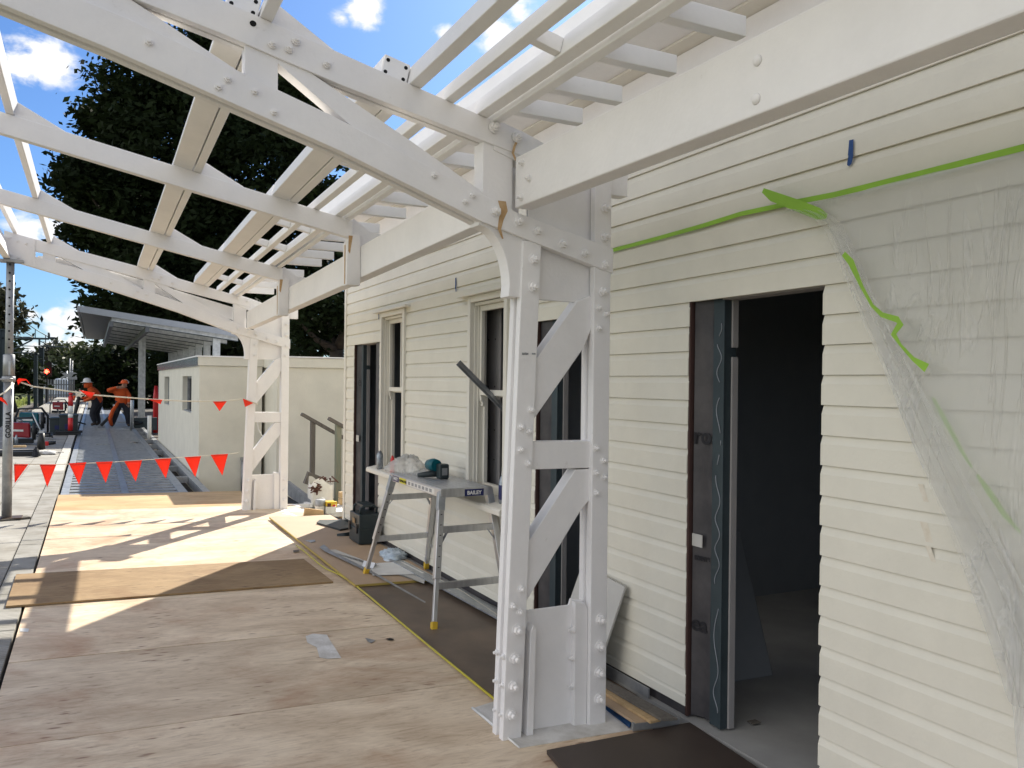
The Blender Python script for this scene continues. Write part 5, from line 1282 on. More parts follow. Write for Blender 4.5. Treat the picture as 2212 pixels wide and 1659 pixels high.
def rope(name, pts, r, label):
    b = MB(); b.tube(pts, r, 6); return tag(b.build(name, M['rope']), label, 'rope')


def S2(x, y): return (x * .54861, y * .54861)
UPR = [FY(45, 826, YR - .05), FY(*S2(130, 1522), YR), FY(*S2(290, 1543), YR), FY(*S2(365, 1555), YR), FY(*S2(590, 1572), YR), FY(*S2(730, 1579), YR), FY(*S2(860, 1580), YR), FY(*S2(965, 1572), YR), FY(*S2(1015, 1592), YR - .01)]
rope('flag_rope', UPR, .0085, 'upper white rope of orange flags from the prop to the far post')
LOR = [FY(34, 1000, YR - .05), FY(*S2(60, 1828), YR), FY(*S2(230, 1829), YR), FY(*S2(450, 1819), YR), FY(*S2(700, 1802), YR), FY(*S2(895, 1788), YR), FY(*S2(945, 1782), YR)]
rope('flag_rope', LOR, .0045, 'lower white rope of orange flags from the prop to the far post')
rope('flag_rope', [FY(30, 828, YR - .05), FY(10, 848, YR - .2), FY(-30, 868, YR - .5)], .0085, 'white rope running left from the prop out of the picture')


def flag(poly, label, curl=0.0, y=None):
    y = YR - .012 if y is None else y
    P = [FY(*S2(*p), y) for p in poly]; b = MB(); n = len(P)
    # subdivide a triangle/quad fan for a slight curl
    if n == 3:
        vs = []; K = 6
        for i in range(K + 1):
            a = P[0].lerp(P[2], i / K); c = P[1].lerp(P[2], i / K)
            for j in range(K + 1):
                q = a.lerp(c, j / K); q = q + Vector((0, curl * math.sin(j / K * 3 + i * .3) * i / K - .02 * (i / K), 0)); vs.append(q)
        b.add(vs, [(r * (K + 1) + c, r * (K + 1) + c + 1, (r + 1) * (K + 1) + c + 1, (r + 1) * (K + 1) + c) for r in range(K) for c in range(K)], True)
    else: b.add(P, [tuple(range(n))])
    o = b.build('warning_flag', M['orange'], solid=.0006)
    tag(o, label, 'flag', 'orange warning flags on the ropes')


flag([(55, 1828), (112, 1828), (58, 1903)], 'orange flag on the lower rope half hidden by the prop', .02)
flag([(156, 1829), (222, 1829), (186, 1918)], 'orange flag on the lower rope over the kerb, next to the prop flag', .015)
flag([(271, 1824), (340, 1820), (311, 1908)], 'orange flag on the lower rope over the left edge of the floor frame', .02)
flag([(377, 1819), (444, 1817), (416, 1901)], 'orange flag on the lower rope, between the floor frame edge and its middle bearer', .012)
flag([(489, 1816), (560, 1812), (534, 1895)], 'orange flag on the lower rope, just right of the middle bearer', .02)
flag([(609, 1808), (675, 1804), (652, 1883)], 'orange flag on the lower rope in front of the right half of the floor frame', .015)
flag([(726, 1800), (792, 1796), (768, 1877)], 'orange flag on the lower rope at the corner of the block building', .02)
flag([(829, 1791), (898, 1787), (874, 1871)], 'orange flag on the lower rope nearest the far post', .015)
flag([(310, 1535), (374, 1547), (358, 1568)], 'orange flag on the upper rope in front of the worker in the white hat', .01)
flag([(583, 1572), (640, 1574), (632, 1591)], 'orange flag blown flat on the upper rope by the block building windows', .01)
flag([(838, 1581), (893, 1580), (864, 1618)], 'orange flag hanging straight on the upper rope in front of the block building', .01)
flag([(956, 1569), (998, 1587), (964, 1602)], 'small bent orange flag on the upper rope touching the far post', .01, YR - .03)
o = None
b = MB(); P = [FY(*S2(*p), YR - .07) for p in ((66, 1498), (74, 1489), (100, 1492), (104, 1497), (82, 1502), (72, 1516))]; b.add(P[:], [(0, 1, 4, 5), (1, 2, 3, 4)])
P = [FY(*S2(*p), YR - .08) for p in ((100, 1492), (106, 1495), (123, 1517), (112, 1508))]; b.add(P, [(0, 1, 2, 3)])
tag(b.build('warning_flag', M['orange'], solid=.0006), 'orange flag twisted round the rope at the prop collar', 'flag', 'orange warning flags on the ropes')
b = MB(); P = [FY(*S2(*p), YR - .25) for p in ((-8, 1562), (10, 1566), (24, 1580), (31, 1597), (14, 1584), (-4, 1574))]; b.add(P, [(0, 1, 4, 5), (1, 2, 3, 4)])
tag(b.build('warning_flag', M['orange'], solid=.0006), 'orange flag on the rope at the left edge of the photo', 'flag', 'orange warning flags on the ropes')
b = MB(); pts = [FY(*S2(1012, 1655), YR + .06), FY(*S2(1018, 1690), YR + .06), FY(*S2(1032, 1715), YR + .06), FY(*S2(1044, 1730), YR + .06)]; b.tube(pts, .006, 6); tag(b.build('white_cable', M['stw']), 'loose white cable hanging inside the far lattice post', 'cable')

# ------------------------------------------------------------------ two workers
def body(name, joints, edges, radii, mats, root, sub=1):
    me = bpy.data.meshes.new(name); me.from_pydata([tuple(Vector(j)) for j in joints], edges, [])
    for m in mats: me.materials.append(m)
    ob = bpy.data.objects.new(name, me); COL.objects.link(ob); ob.parent = root; ORG[ob.name] = ORG[root.name]
    sk = ob.modifiers.new('skin', 'SKIN'); 
    if not me.skin_vertices: 
        bm = bmesh.new(); bm.from_mesh(me); bm.verts.layers.skin.verify(); bm.to_mesh(me); bm.free()
    for i, sv in enumerate(me.skin_vertices[0].data):
        r = radii[i]; sv.radius = r if isinstance(r, tuple) else (r, r); sv.use_root = (i == 0)
    ss = ob.modifiers.new('sub', 'SUBSURF'); ss.levels = sub; ss.render_levels = sub + 1
    # bake so the figure is one plain mesh
    dg = bpy.context.evaluated_depsgraph_get(); ev = bpy.data.meshes.new_from_object(ob.evaluated_get(dg))
    ob.modifiers.clear(); ob.data = ev; ev.materials.clear()
    for m in mats: ev.materials.append(m)
    for p in ev.polygons: p.use_smooth = True
    return ob


def worker(loc, label, J, hat, zones):
    root = thing('person', loc, label, 'person')
    J = {n: (v[0] * 1.04, v[1] * 1.04, v[2] * .93) for n, v in J.items()}
    names = list(J); idx = {n: i for i, n in enumerate(names)}
    E_ = [('pel', 'abd'), ('abd', 'chest'), ('chest', 'neck'), ('neck', 'chin'), ('chin', 'skull'), ('skull', 'crown')]
    for s_ in 'LR': E_ += [('pel', 'hip' + s_), ('hip' + s_, 'knee' + s_), ('knee' + s_, 'ank' + s_), ('ank' + s_, 'toe' + s_), ('chest', 'sho' + s_), ('sho' + s_, 'elb' + s_), ('elb' + s_, 'wri' + s_), ('wri' + s_, 'palm' + s_)]
    rad = dict(pel=(.18, .15), abd=(.185, .15), chest=(.205, .16), neck=.065, chin=.078, skull=.097, crown=.06)
    for s_ in 'LR': rad.update({'hip' + s_: .135, 'knee' + s_: .10, 'ank' + s_: .072, 'toe' + s_: .046, 'sho' + s_: .10, 'elb' + s_: .078, 'wri' + s_: .05, 'palm' + s_: .040})
    fin = []
    Jn = dict(J)
    bd = body('body', [Jn[n] for n in names], [(idx[a], idx[b_]) for a, b_ in E_], [rad[n] for n in names], [M['hv'], M['trouser'], M['skin'], M['boot']], root)
    # clothing zones on the one continuous surface
    V = {n: Vector(J[n]) for n in names}
    zonepts = [(V['abd'], 0), (V['chest'], 0), (V['pel'], 1)]
    for s_ in 'LR':
        zonepts += [(V['hip' + s_], 1), (V['knee' + s_], 1), (V['knee' + s_].lerp(V['ank' + s_], .5), 1), (V['hip' + s_].lerp(V['knee' + s_], .5), 1), (V['knee' + s_].lerp(V['ank' + s_], .85), 1), (V['ank' + s_], 3), (V['toe' + s_], 3), (V['sho' + s_], 0), (V['elb' + s_], 0), (V['sho' + s_].lerp(V['elb' + s_], .5), 0), (V['elb' + s_].lerp(V['wri' + s_], .7), 0), (V['palm' + s_], 2)]
    zonepts += [(V['skull'], 2), (V['chin'], 2), (V['crown'], 2)]
    for p in bd.data.polygons:
        c = p.center; p.material_index = min(zonepts, key=lambda q: (q[0] - c).length)[1]
    # hands: palm with separate fingers and thumb, face details
    for s_ in 'LR':
        w_, pa = V['wri' + s_], V['palm' + s_]; d = (pa - w_).normalized(); side = d.cross(Vector((0, 0, 1)))
        if side.length < .1: side = Vector((1, 0, 0))
        side.normalize(); up = side.cross(d); b = MB()
        for k, (o_, ln) in enumerate(((-.026, .062), (-.009, .075), (.009, .07), (.025, .055))):
            a = pa + d * .02 + side * o_; b.tube([a, a + d * ln * .5 - up * .012, a + d * ln * .8 - up * .04], [.0095, .009, .007], 6)
        a = pa - d * .01 + side * .034; b.tube([a, a + side * .028 + d * .015, a + side * .03 + d * .045 - up * .012], [.011, .010, .008], 6)
        o2 = MB(); o2.v = [tuple(Vector(v) + ORG[root.name]) for v in b.v]; o2.f = b.f; o2.m = b.m; o2.sm = b.sm; o2.build('hand', M['skin'], root)
    return root, V, bd


def at_root(b, root): b.v = [tuple(Vector(v) + ORG[root.name]) for v in b.v]; return b


# worker in the white broad hat, leaning over a breaker, facing left
L_ = FL(207, 920); L_ = Vector((L_.x, L_.y, fz(L_.x)))
J = dict(pel=(.06, .05, .86), abd=(.03, .0, 1.02), chest=(-.10, -.03, 1.24), neck=(-.20, -.04, 1.40), chin=(-.255, -.05, 1.46), skull=(-.265, -.05, 1.54), crown=(-.27, -.05, 1.60),
         hipL=(.10, .13, .80), kneeL=(.02, .14, .46), ankL=(.10, .12, .09), toeL=(-.03, .10, .045), hipR=(.02, -.05, .80), kneeR=(-.12, -.08, .46), ankR=(-.02, -.06, .09), toeR=(-.15, -.08, .045),
         shoL=(-.07, .14, 1.29), elbL=(-.20, .20, 1.03), wriL=(-.44, .06, .95), palmL=(-.51, .03, .94), shoR=(-.15, -.20, 1.27), elbR=(-.12, -.28, 1.01), wriR=(-.33, -.18, .90), palmR=(-.40, -.15, .89))
p1, V, bd = worker(L_, 'worker in orange shirt and white wide brimmed hat bending over a black breaker', J, None, None)
b = MB(); c = V['skull'] + Vector((-.0, 0, .02)); b.lathe([(.19, -.005), (.195, .0), (.13, .015), (.118, .03), (.112, .10), (.07, .14), (.01, .15)], c, 20); at_root(b, p1).build('hat', M['capw'], p1)
b = MB(); b.lathe([(.125, -.16), (.128, -.05), (.118, .02)], V['skull'] + Vector((.035, 0, -.0)), 16, 1, 1.02); at_root(b, p1).build('hood', M['hv'], p1)
b = MB(); b.tube([V['skull'] + Vector((-.125, y_, .0)) for y_ in (-.07, -.02, .03, .07)], .016, 8); at_root(b, p1).build('sunglasses', M['black'], p1)
b = MB(); q = V['skull'] + Vector((-.10, 0, -.04)); b.tube([q + Vector((0, 0, .03)), q + Vector((-.03, 0, -.01)), q + Vector((-.005, 0, -.02))], [.008, .014, .01], 6); at_root(b, p1).build('nose', M['skin'], p1)
t = thing('breaker_tool', L_ + Vector((-.55, -.1, 0)), 'black demolition breaker held upright by the worker in the white hat', 'power tool')
O = L_
b = MB(); b.tube([O + Vector((-.50, -.10, .98)), O + Vector((-.56, -.10, .70)), O + Vector((-.62, -.12, .40)), O + Vector((-.66, -.13, .06))], [.05, .075, .05, .02], 10); b.build('tool_body', M['black'], t)
b = MB(); b.tube([O + Vector((-.40, -.16, .89)), O + Vector((-.50, -.08, .92)), O + Vector((-.56, .06, .95))], .022, 8); b.build('handle', M['black'], t)
b = MB(); b.tube([O + Vector((-.62, -.05, .92)), O + Vector((-.70, -.05, .94))], [.09, .07], 12); b.build('orange_cover', M['capo'], t)
b = MB(); pts = [O + Vector((-1.15, .3, .55)), O + Vector((-1.0, .2, .32)), O + Vector((-.7, .1, .18)), O + Vector((-.3, .0, .06))]; b.tube(pts, .022, 8); tag(b.build('air_hose', M['black']), 'black hose looping from behind the bollard to the workers', 'hose')

# worker in the orange cap, bent to the left with a hand at the face
L2 = (FL(250, 922) + FL(275, 922)) / 2; L2 = Vector((L2.x, L2.y, fz(L2.x)))
J = dict(pel=(.0, .05, .88), abd=(-.03, .02, 1.02), chest=(-.06, -.02, 1.27), neck=(.03, -.05, 1.43), chin=(.06, -.08, 1.47), skull=(.075, -.08, 1.555), crown=(.085, -.08, 1.62),
         hipL=(-.10, .05, .80), kneeL=(-.16, .02, .46), ankL=(-.26, .06, .09), toeL=(-.28, -.08, .045), hipR=(.11, .05, .80), kneeR=(.17, .0, .46), ankR=(.20, .05, .09), toeR=(.22, -.09, .045),
         shoL=(-.22, -.02, 1.32), elbL=(-.42, -.10, 1.30), wriL=(-.16, -.20, 1.41), palmL=(-.09, -.20, 1.44), shoR=(.12, -.03, 1.30), elbR=(.22, -.06, 1.06), wriR=(.20, -.18, .86), palmR=(.19, -.20, .80))
p2, V, bd = worker(L2, 'worker in orange shirt and orange cap with one arm raised to the face', J, None, None)
c = V['skull'] + Vector((0, 0, .0))
b = MB(); b.lathe([(.122, .0), (.125, .01), (.118, .07), (.08, .12), (.02, .135)], c, 18); b.build
at_root(b, p2).build('cap', M['capo'], p2)
b = MB(); b.lathe([(.118, .012), (.127, .014), (.121, .07), (.084, .122), (.03, .137)], c + Vector((.008, .012, 0)), 18, .985, .985); at_root(b, p2).build('cap_panel', M['capw'], p2)
b = MB(); b.prism([(c.x - .10, c.y - .08), (c.x - .19, c.y - .16), (c.x - .15, c.y - .22), (c.x - .03, c.y - .22), (c.x + .04, c.y - .11)], c.z + .0, c.z + .014, 'z'); at_root(b, p2).build('cap_peak', M['capo'], p2)
b = MB(); q = c + Vector((-.03, -.10, -.05)); b.tube([q + Vector((0, 0, .03)), q + Vector((-.008, -.03, -.01)), q + Vector((0, -.005, -.02))], [.008, .014, .01], 6); at_root(b, p2).build('nose', M['skin'], p2)
b = MB(); b.tube([L2 + Vector((-.10, -.08, .82)), L2 + Vector((-.27, -.10, .55)), L2 + Vector((-.36, -.08, .28)), L2 + Vector((-.30, -.04, .06))], [.05, .06, .07, .05], 10); tag(b.build('orange_jacket', M['hv']), 'orange jacket tied at the waist of the worker in the cap', 'jacket')
b = MB(); b.lathe([(.02, 0), (.24, .02), (.25, .06), (.24, .10), (.02, .12)], L2 + Vector((.42, .3, .05)), 20); tag(b.build('hose_reel', M['black']), 'black coiled hose on the floor frame behind the second worker', 'hose reel')
b = MB(); b.bar(L2 + Vector((-.62, -.1, .05)), L2 + Vector((-.12, -.05, .62)), .09, .09); tag(b.build('long_tool', M['black'], bevel=.01), 'long black tool leaning between the two workers', 'tool')

# ------------------------------------------------------------------ bollard, crates, machines on the platform
Z1 = lambda x, y: (x * .0992, 877.8 + y * .0992)
c = FL(152, 939); c = Vector((c.x, c.y, fz(c.x)))
t = thing('traffic_bollard', c, 'red and white traffic bollard on a black rubber base', 'bollard')
b = MB(); b.box(c.x - .42, c.x + .26, c.y - .18, c.y + .18, c.z - .0, c.z + .05); b.box(c.x - .36, c.x + .30, c.y - .15, c.y + .15, c.z + .055, c.z + .11); b.build('rubber_base', M['black'], t, .01)
for z0, z1, m in ((.11, .47, 'redp'), (.47, .58, 'stw'), (.58, .80, 'stw'), (.80, 1.06, 'redp')):
    b = MB(); b.lathe([(.062, z0 + .001), (.062, z1 - .001)], c, 16); b.build('bollard_band', M[m], t)
b = MB(); b.lathe([(.062, 1.06), (.03, 1.08), (.03, 1.11), (.055, 1.12), (.055, 1.15), (.02, 1.17)], c, 14); b.build('bollard_cap', M['redp'], t)


def crate(px, y_ground, w_, d_, h_, m, label, nm='crate', cat='crate', grp=None):
    c = FL(px, y_ground); c.z = fz(c.x)
    t = thing(nm, c, label, cat, grp); b = MB()
    b.box(c.x - w_ / 2, c.x + w_ / 2, c.y, c.y + d_, c.z + .002, c.z + h_); bd = b.build('crate_body', m, t, .02)
    b = MB(); b.box(c.x - w_ / 2 - .015, c.x + w_ / 2 + .015, c.y - .015, c.y + d_ + .015, c.z + h_ - .06, c.z + h_ - .01); b.build('crate_rim', m, t, .008)
    b = MB(); b.box(c.x - w_ * .2, c.x + w_ * .25, c.y - .004, c.y - .001, c.z + h_ * .25, c.z + h_ * .5); b.build('crate_label', M['navy'], bd)
    return c
crate(*Z1(1265, 590), .42, .4, .45, M['case'], 'dark plastic crate left of the bollard', grp='dark crates by the bollard')
crate(*Z1(1490, 600), .46, .4, .55, M['case'], 'taller dark plastic crate right behind the bollard', grp='dark crates by the bollard')


def machine(px, py, sc, body_m, label, yaw=0.0, detail=0):
    """petrol-engined site tool: tank shroud, engine block, tubular cradle, wheel, handle"""
    c = FL(px, py); c.z = fz(c.x); t = thing('site_machine', c, label, 'machine')
    def P(x, y, z): return c + Vector((x, y, z)) * sc
    b = MB(); p = []
    b.hexa([P(-.26, 0, .18), P(.16, 0, .14), P(.16, .30, .14), P(-.26, .30, .18), P(-.27, .02, .50), P(.14, .02, .48), P(.14, .28, .48), P(-.27, .28, .50)]); b.build('engine_cover', body_m, t, .03 * sc)
    b = MB(); b.tube([P(.20, -.02, .30), P(.27, -.02, .30)], .20 * sc, 18); b.tube([P(.27, -.02, .30), P(.30, -.02, .30)], .08 * sc, 12); b.build('flywheel_housing', M['black'], t)
    b = MB(); b.box(*[v for q in zip(P(-.30, 0, .02), P(.22, .3, .12)) for v in q]); b.build('engine_base', M['black'], t, .01 * sc)
    b = MB()
    for yy in (-.04, .34): b.tube([P(-.36, yy, .0), P(-.36, yy, .35), P(-.28, yy, .58), P(.20, yy, .60), P(.34, yy, .40), P(.34, yy, .0)], .017 * sc, 8)
    for xx, zz in ((-.28, .58), (.20, .60), (-.36, .02), (.34, .02)): b.tube([P(xx, -.04, zz), P(xx, .34, zz)], .015 * sc, 8)
    b.build('tube_cradle', M['black'], t)
    b = MB(); b.quad(P(-.20, -.004, .30), P(.02, -.004, .29), P(.02, -.004, .335), P(-.20, -.004, .345)); b.build('badge', M['stw'], t)
    b = MB(); b.tube([P(-.05, .15, .50), P(-.05, .15, .55)], .045 * sc, 10); b.build('fuel_cap', M['galvd'], t)
    return c
mc = machine(48, 960, 1.02, M['red'], 'dark red engine driven machine on the pavers behind the prop')
machine(68, 935, 1.15, M['teal'], 'teal engine driven machine in a black tube cradle behind the red machine')
machine(128, 893, 1.0, M['red'], 'red and black engine driven machine near the track beyond the bollard')
b = MB(); a = FY(*Z1(708, 150), mc.y - .1); d_ = FY(*Z1(900, 580), mc.y - .15); b.tube([a, a.lerp(d_, .75), d_], [.012, .02, .016], 8); b.box(d_.x - .05, d_.x + .06, d_.y - .06, d_.y + .06, fz(d_.x), d_.z + .06)
tag(b.build('jack_handle', M['galv']), 'bright steel lever standing up beside the red machine', 'lever')
b = MB(); pts = []; c = FL(*Z1(960, 720)); 
for k in range(40): a = k / 40 * 4 * math.pi; pts.append(Vector((c.x + .17 * math.cos(a), c.y + .35 + .25 * math.sin(a), fz(c.x) + .03 + .003 * k)))
b.tube(pts, .02, 8); tag(b.build('coiled_hose', M['black']), 'black coiled hose on the pavers beside the red machine', 'hose')
c = FL(*Z1(380, 1075)); b = MB(); b.box(c.x - .42, c.x + .34, c.y, c.y + .10, fz(c.x), fz(c.x) + .08); b.box(c.x - .45, c.x + .30, c.y + .16, c.y + .28, fz(c.x), fz(c.x) + .10); o = tag(b.build('black_rail', M['black'], bevel=.006), 'black metal rails lying on the pavers in front of the red machine', 'rail')
b = MB(); c = FL(*Z1(445, 1000)); b.box(c.x - .13, c.x + .10, c.y, c.y + .08, fz(c.x) + .1, fz(c.x) + .14); tag(b.build('timber_offcut', M['timber']), 'short pale timber offcut on the black rails', 'offcut')
t = thing('hand_tool_red', FL(*Z1(1060, 880)), 'red and black hand drill lying on the pavers', 'power tool'); c = ORG[t.name]; c = Vector((c.x, c.y, fz(c.x)))
b = MB(); b.box(c.x - .12, c.x + .0, c.y, c.y + .09, c.z + .02, c.z + .12); b.build('tool_body', M['redp'], t, .015)
b = MB(); b.tube([(c.x, c.y + .045, c.z + .08), (c.x + .14, c.y + .045, c.z + .09)], [.05, .035], 10); b.build('tool_nose', M['black'], t)
c = FL(*Z1(960, 1040)); crumple('white_rag', (c.x, c.y + .1, fz(c.x)), .22, .16, .07, M['plinth'], 'crumpled pale rag on the pavers beside the red drill', 'rag', 12)
c = FL(*Z1(780, 1095)); crumple('dark_glove_pair', (c.x, c.y + .08, fz(c.x)), .07, .08, .16, M['trouser'], 'dark work glove lying at the end of the black rails', 'glove', 14)
c = FL(*Z1(1310, 1005)); b = MB(); b.box(c.x - .06, c.x + .07, c.y, c.y + .08, fz(c.x) - .01, fz(c.x) + .012); tag(b.build('grey_offcut', M['conc']), 'small grey block on the pavers near the kerb', 'offcut')
c = FL(*Z1(890, 930)); b = MB(); b.tube([(c.x, c.y, c.z + .0), (c.x + .01, c.y, c.z + .35)], [.09, .06], 10); tag(b.build('black_bag', M['black']), 'black tool bag standing upright beside the red machine', 'bag')
c = FL(*Z1(355, 870)); b = MB(); b.lathe([(.035, 0), (.035, .17), (.015, .21), (.015, .24)], (c.x, c.y, fz(c.x) + .02), 12); tag(b.build('water_bottle', M['can']), 'small clear water bottle beside the prop', 'bottle')

# ------------------------------------------------------------------ overhead line masts, signal, far things
Zs = lambda x, y: (x * .0794, 702.2 + y * .0794)      # crop of the far left


def FD(px, py, Y): return FY(px, py, Y)


def mast(px, pytop, Y, w_, label, arm=None):
    top = FD(px, pytop, Y); t = thing('overhead_line_mast', (top.x, Y, -1.2), label, 'mast', 'overhead line masts')
    b = MB(); b.box(top.x - w_ / 2, top.x - w_ / 2 + .04, Y, Y + w_, -1.2, top.z); b.box(top.x + w_ / 2 - .04, top.x + w_ / 2, Y, Y + w_, -1.2, top.z); b.box(top.x - w_ / 2 + .04, top.x + w_ / 2 - .04, Y + w_ * .45, Y + w_ * .55, -1.2, top.z); b.box(top.x - w_ / 2 - .002, top.x + w_ / 2 + .002, Y - .002, Y + w_ + .002, top.z + .001, top.z + .05)
    b.build('mast_column', M['steelblue'], t)
    if arm:
        b = MB()
        for pts, r in arm: b.tube([FD(*Zs(*p), Y + w_ / 2) for p in pts], r, 6)
        b.build('cantilever_arm', M['steelblue'], t)
    return t
mast(Zs(70, 0)[0], Zs(0, 130)[1], 46, .26, 'dark steel overhead line mast at the left edge with the long cantilever arm', [([(60, 350), (620, 358), (1330, 375), (1340, 352), (1530, 355)], .055), ([(100, 800), (390, 650), (870, 410)], .04), ([(1330, 205), (1330, 380)], .06), ([(1072, 370), (1072, 550)], .05), ([(620, 358), (900, 362)], .09), ([(1100, 565), (1850, 595), (1840, 625)], .035), ([(1535, 360), (1540, 405), (1450, 550)], .02), ([(1540, 405), (1640, 620)], .02)])
mast(Zs(1125, 0)[0], Zs(0, 620)[1], 78, .36, 'tall dark mast in front of the blue gabled house')
mast(Zs(975, 0)[0], Zs(0, 765)[1], 72, .26, 'dark mast left of the red signal carrying the lower cross arm', [([(60, 745), (780, 760), (1060, 800)], .07), ([(590, 680), (590, 745)], .05), ([(663, 770), (663, 890)], .04), ([(810, 795), (940, 910)], .03), ([(810, 920), (940, 925)], .04), ([(700, 880), (770, 920)], .03)])
mast(Zs(795, 0)[0], Zs(0, 855)[1], 95, .26, 'short dark mast between the prop and the signal')
b = MB()
for pts in ([(700, -60), (960, 115), (1310, 320)], [(690, 200), (920, 330)], [(400, 300), (640, 330)], [(960, 115), (960, 350)], [(1100, 440), (1320, 550)], [(1240, 290), (1240, 500)], [(1455, 385), (1455, 600)], [(420, 560), (1050, 580)], [(100, 220), (300, 270)]):
    b.tube([FD(*Zs(*p), 50) for p in pts], .022, 5)
tag(b.build('overhead_wires', M['steelblue']), 'thin overhead railway wires hanging above the track on the left', 'wires')
p = FD(*Zs(1278, 1265), 85); t = thing('railway_signal', (p.x, 85, -1.2), 'railway signal post showing a red light', 'signal')
b = MB(); b.prism([(p.x - .38, p.z - .45), (p.x + .38, p.z - .45), (p.x + .38, p.z + .75), (p.x + .2, p.z + .98), (p.x - .2, p.z + .98), (p.x - .38, p.z + .75)], 85, 85.08); b.box(p.x - .06, p.x + .06, 85.1, 85.22, -1.2, p.z + 1.3); b.build('signal_head', M['hole'], t)
b = MB(); b.tube([(p.x, 84.99, p.z), (p.x, 84.90, p.z)], .20, 16); b.build('red_lamp', M['redlamp'], t)
p = FD(*Zs(1815, 1365), 110); t = thing('level_crossing_sign', (p.x, 110, -1.2), 'white crossbuck sign at a far level crossing', 'sign')
b = MB(); b.bar(p + Vector((-.6, 0, -.4)), p + Vector((.6, 0, .4)), .05, .26, (0, 0, 1)); b.bar(p + Vector((-.6, -.06, .4)), p + Vector((.6, -.06, -.4)), .05, .26, (0, 0, 1)); b.build('sign_boards', M['galvd'], t)
b = MB(); b.tube([(p.x, 110.1, -1.2), (p.x, 110.1, p.z + .5)], .08, 8); b.build('sign_post', M['galv'], t)
for (x, y0_, lb) in ((1905, 910, 'taller thin grey pole right of the far crossing sign'), (1968, 970, 'thin grey pole with a box, far right of the crossing sign')):
    p = FD(*Zs(x, y0_), 105); b = MB(); b.tube([(p.x, 105, -1.2), (p.x, 105, p.z)], .07, 8)
    if x > 1950: q = FD(*Zs(1968, 1385), 105); b.box(q.x - .45, q.x + .45, 104.7, 105.2, q.z - .4, q.z + .4)
    tag(b.build('slim_pole', M['galvd']), lb, 'pole')
a, c = FD(*Zs(1010, 1560), 100), FD(*Zs(2010, 1560), 100)
t = thing('pale_fence', ((a.x + c.x) / 2, 100, -1.2), 'pale metal fence across the far end of the track', 'fence')
b = MB(); x = a.x
while x < c.x: b.box(x, x + .13, 100, 100.04, -1.2, FD(100, Zs(0, 1480)[1], 100).z); x += .24
b.build('pickets', M['fencem'], t)
b = MB(); b.box(a.x, c.x, 100.05, 100.1, -.2, -.1); b.box(a.x, c.x, 100.05, 100.1, .9, 1.0); b.build('fence_rail', M['fencem'], t)
a, c = FD(*Zs(1480, 1450), 130), FD(*Zs(1850, 1560), 130)
b = MB(); b.box(a.x, c.x, 130, 133, -1.2, a.z); tag(b.build('parked_van', M['housew'], bevel=.3), 'pale low van or shed behind the far fence', 'van')
# houses
a, c = FD(*Zs(1000, 1150), 140), FD(*Zs(1440, 1340), 140); ap = FD(*Zs(1215, 1040), 140)
t = thing('gabled_house', (ap.x, 145, -1.2), 'pale blue gabled house behind the red signal', 'house')
b = MB(); b.prism([(a.x, -1.2), (c.x, -1.2), (c.x, a.z + .3), (ap.x, ap.z), (a.x, a.z)], 140, 150); b.build('wall', M['housew'], t)
b = MB(); b.prism([(a.x - .5, a.z - .1), (ap.x, ap.z + .05), (c.x + .5, a.z + .15), (c.x + .5, a.z + .4), (ap.x, ap.z + .45), (a.x - .5, a.z + .2)], 139.5, 150.5); b.build('roof', M['houser'], t)
b = MB(); b.box(c.x - 2.6, c.x - 1.4, 139.95, 139.99, c.z + .2, c.z + 2.0); b.build('window', M['dark'], t)
a, c = FD(*Zs(690, 1040), 150), FD(*Zs(1090, 1160), 150)
t = thing('pale_house', ((a.x + c.x) / 2, 155, -1.2), 'house with light grey roof left of the blue gabled house', 'house')
b = MB(); b.box(a.x + .5, c.x - .5, 151, 158, -1.2, c.z + .2); b.build('wall', M['housew'], t)
b = MB(); b.prism([(149.5, c.z + .2), (154.5, a.z + .4), (159.5, c.z + .2)], a.x, c.x, 'x'); b.build('roof', M['houser'], t)
# orange barrier boards near the track
p = FL(139, 878); 
b = MB(); q = FD(139, 868, 60); b.box(q.x - .25, q.x + .25, 60, 60.05, -1, q.z); tag(b.build('orange_marker', M['capo']), 'small orange marker board standing beside the track', 'marker')
q = FD(551, 855, 26.5)
b = MB(); q = FY(337, 865, 33); b.lathe([(.10, -1), (.10, .5), (.06, .9)], (q.x, 33, .5), 12); tag(b.build('orange_bollard', M['redp']), 'red orange bollard partly hidden behind the block building', 'bollard')

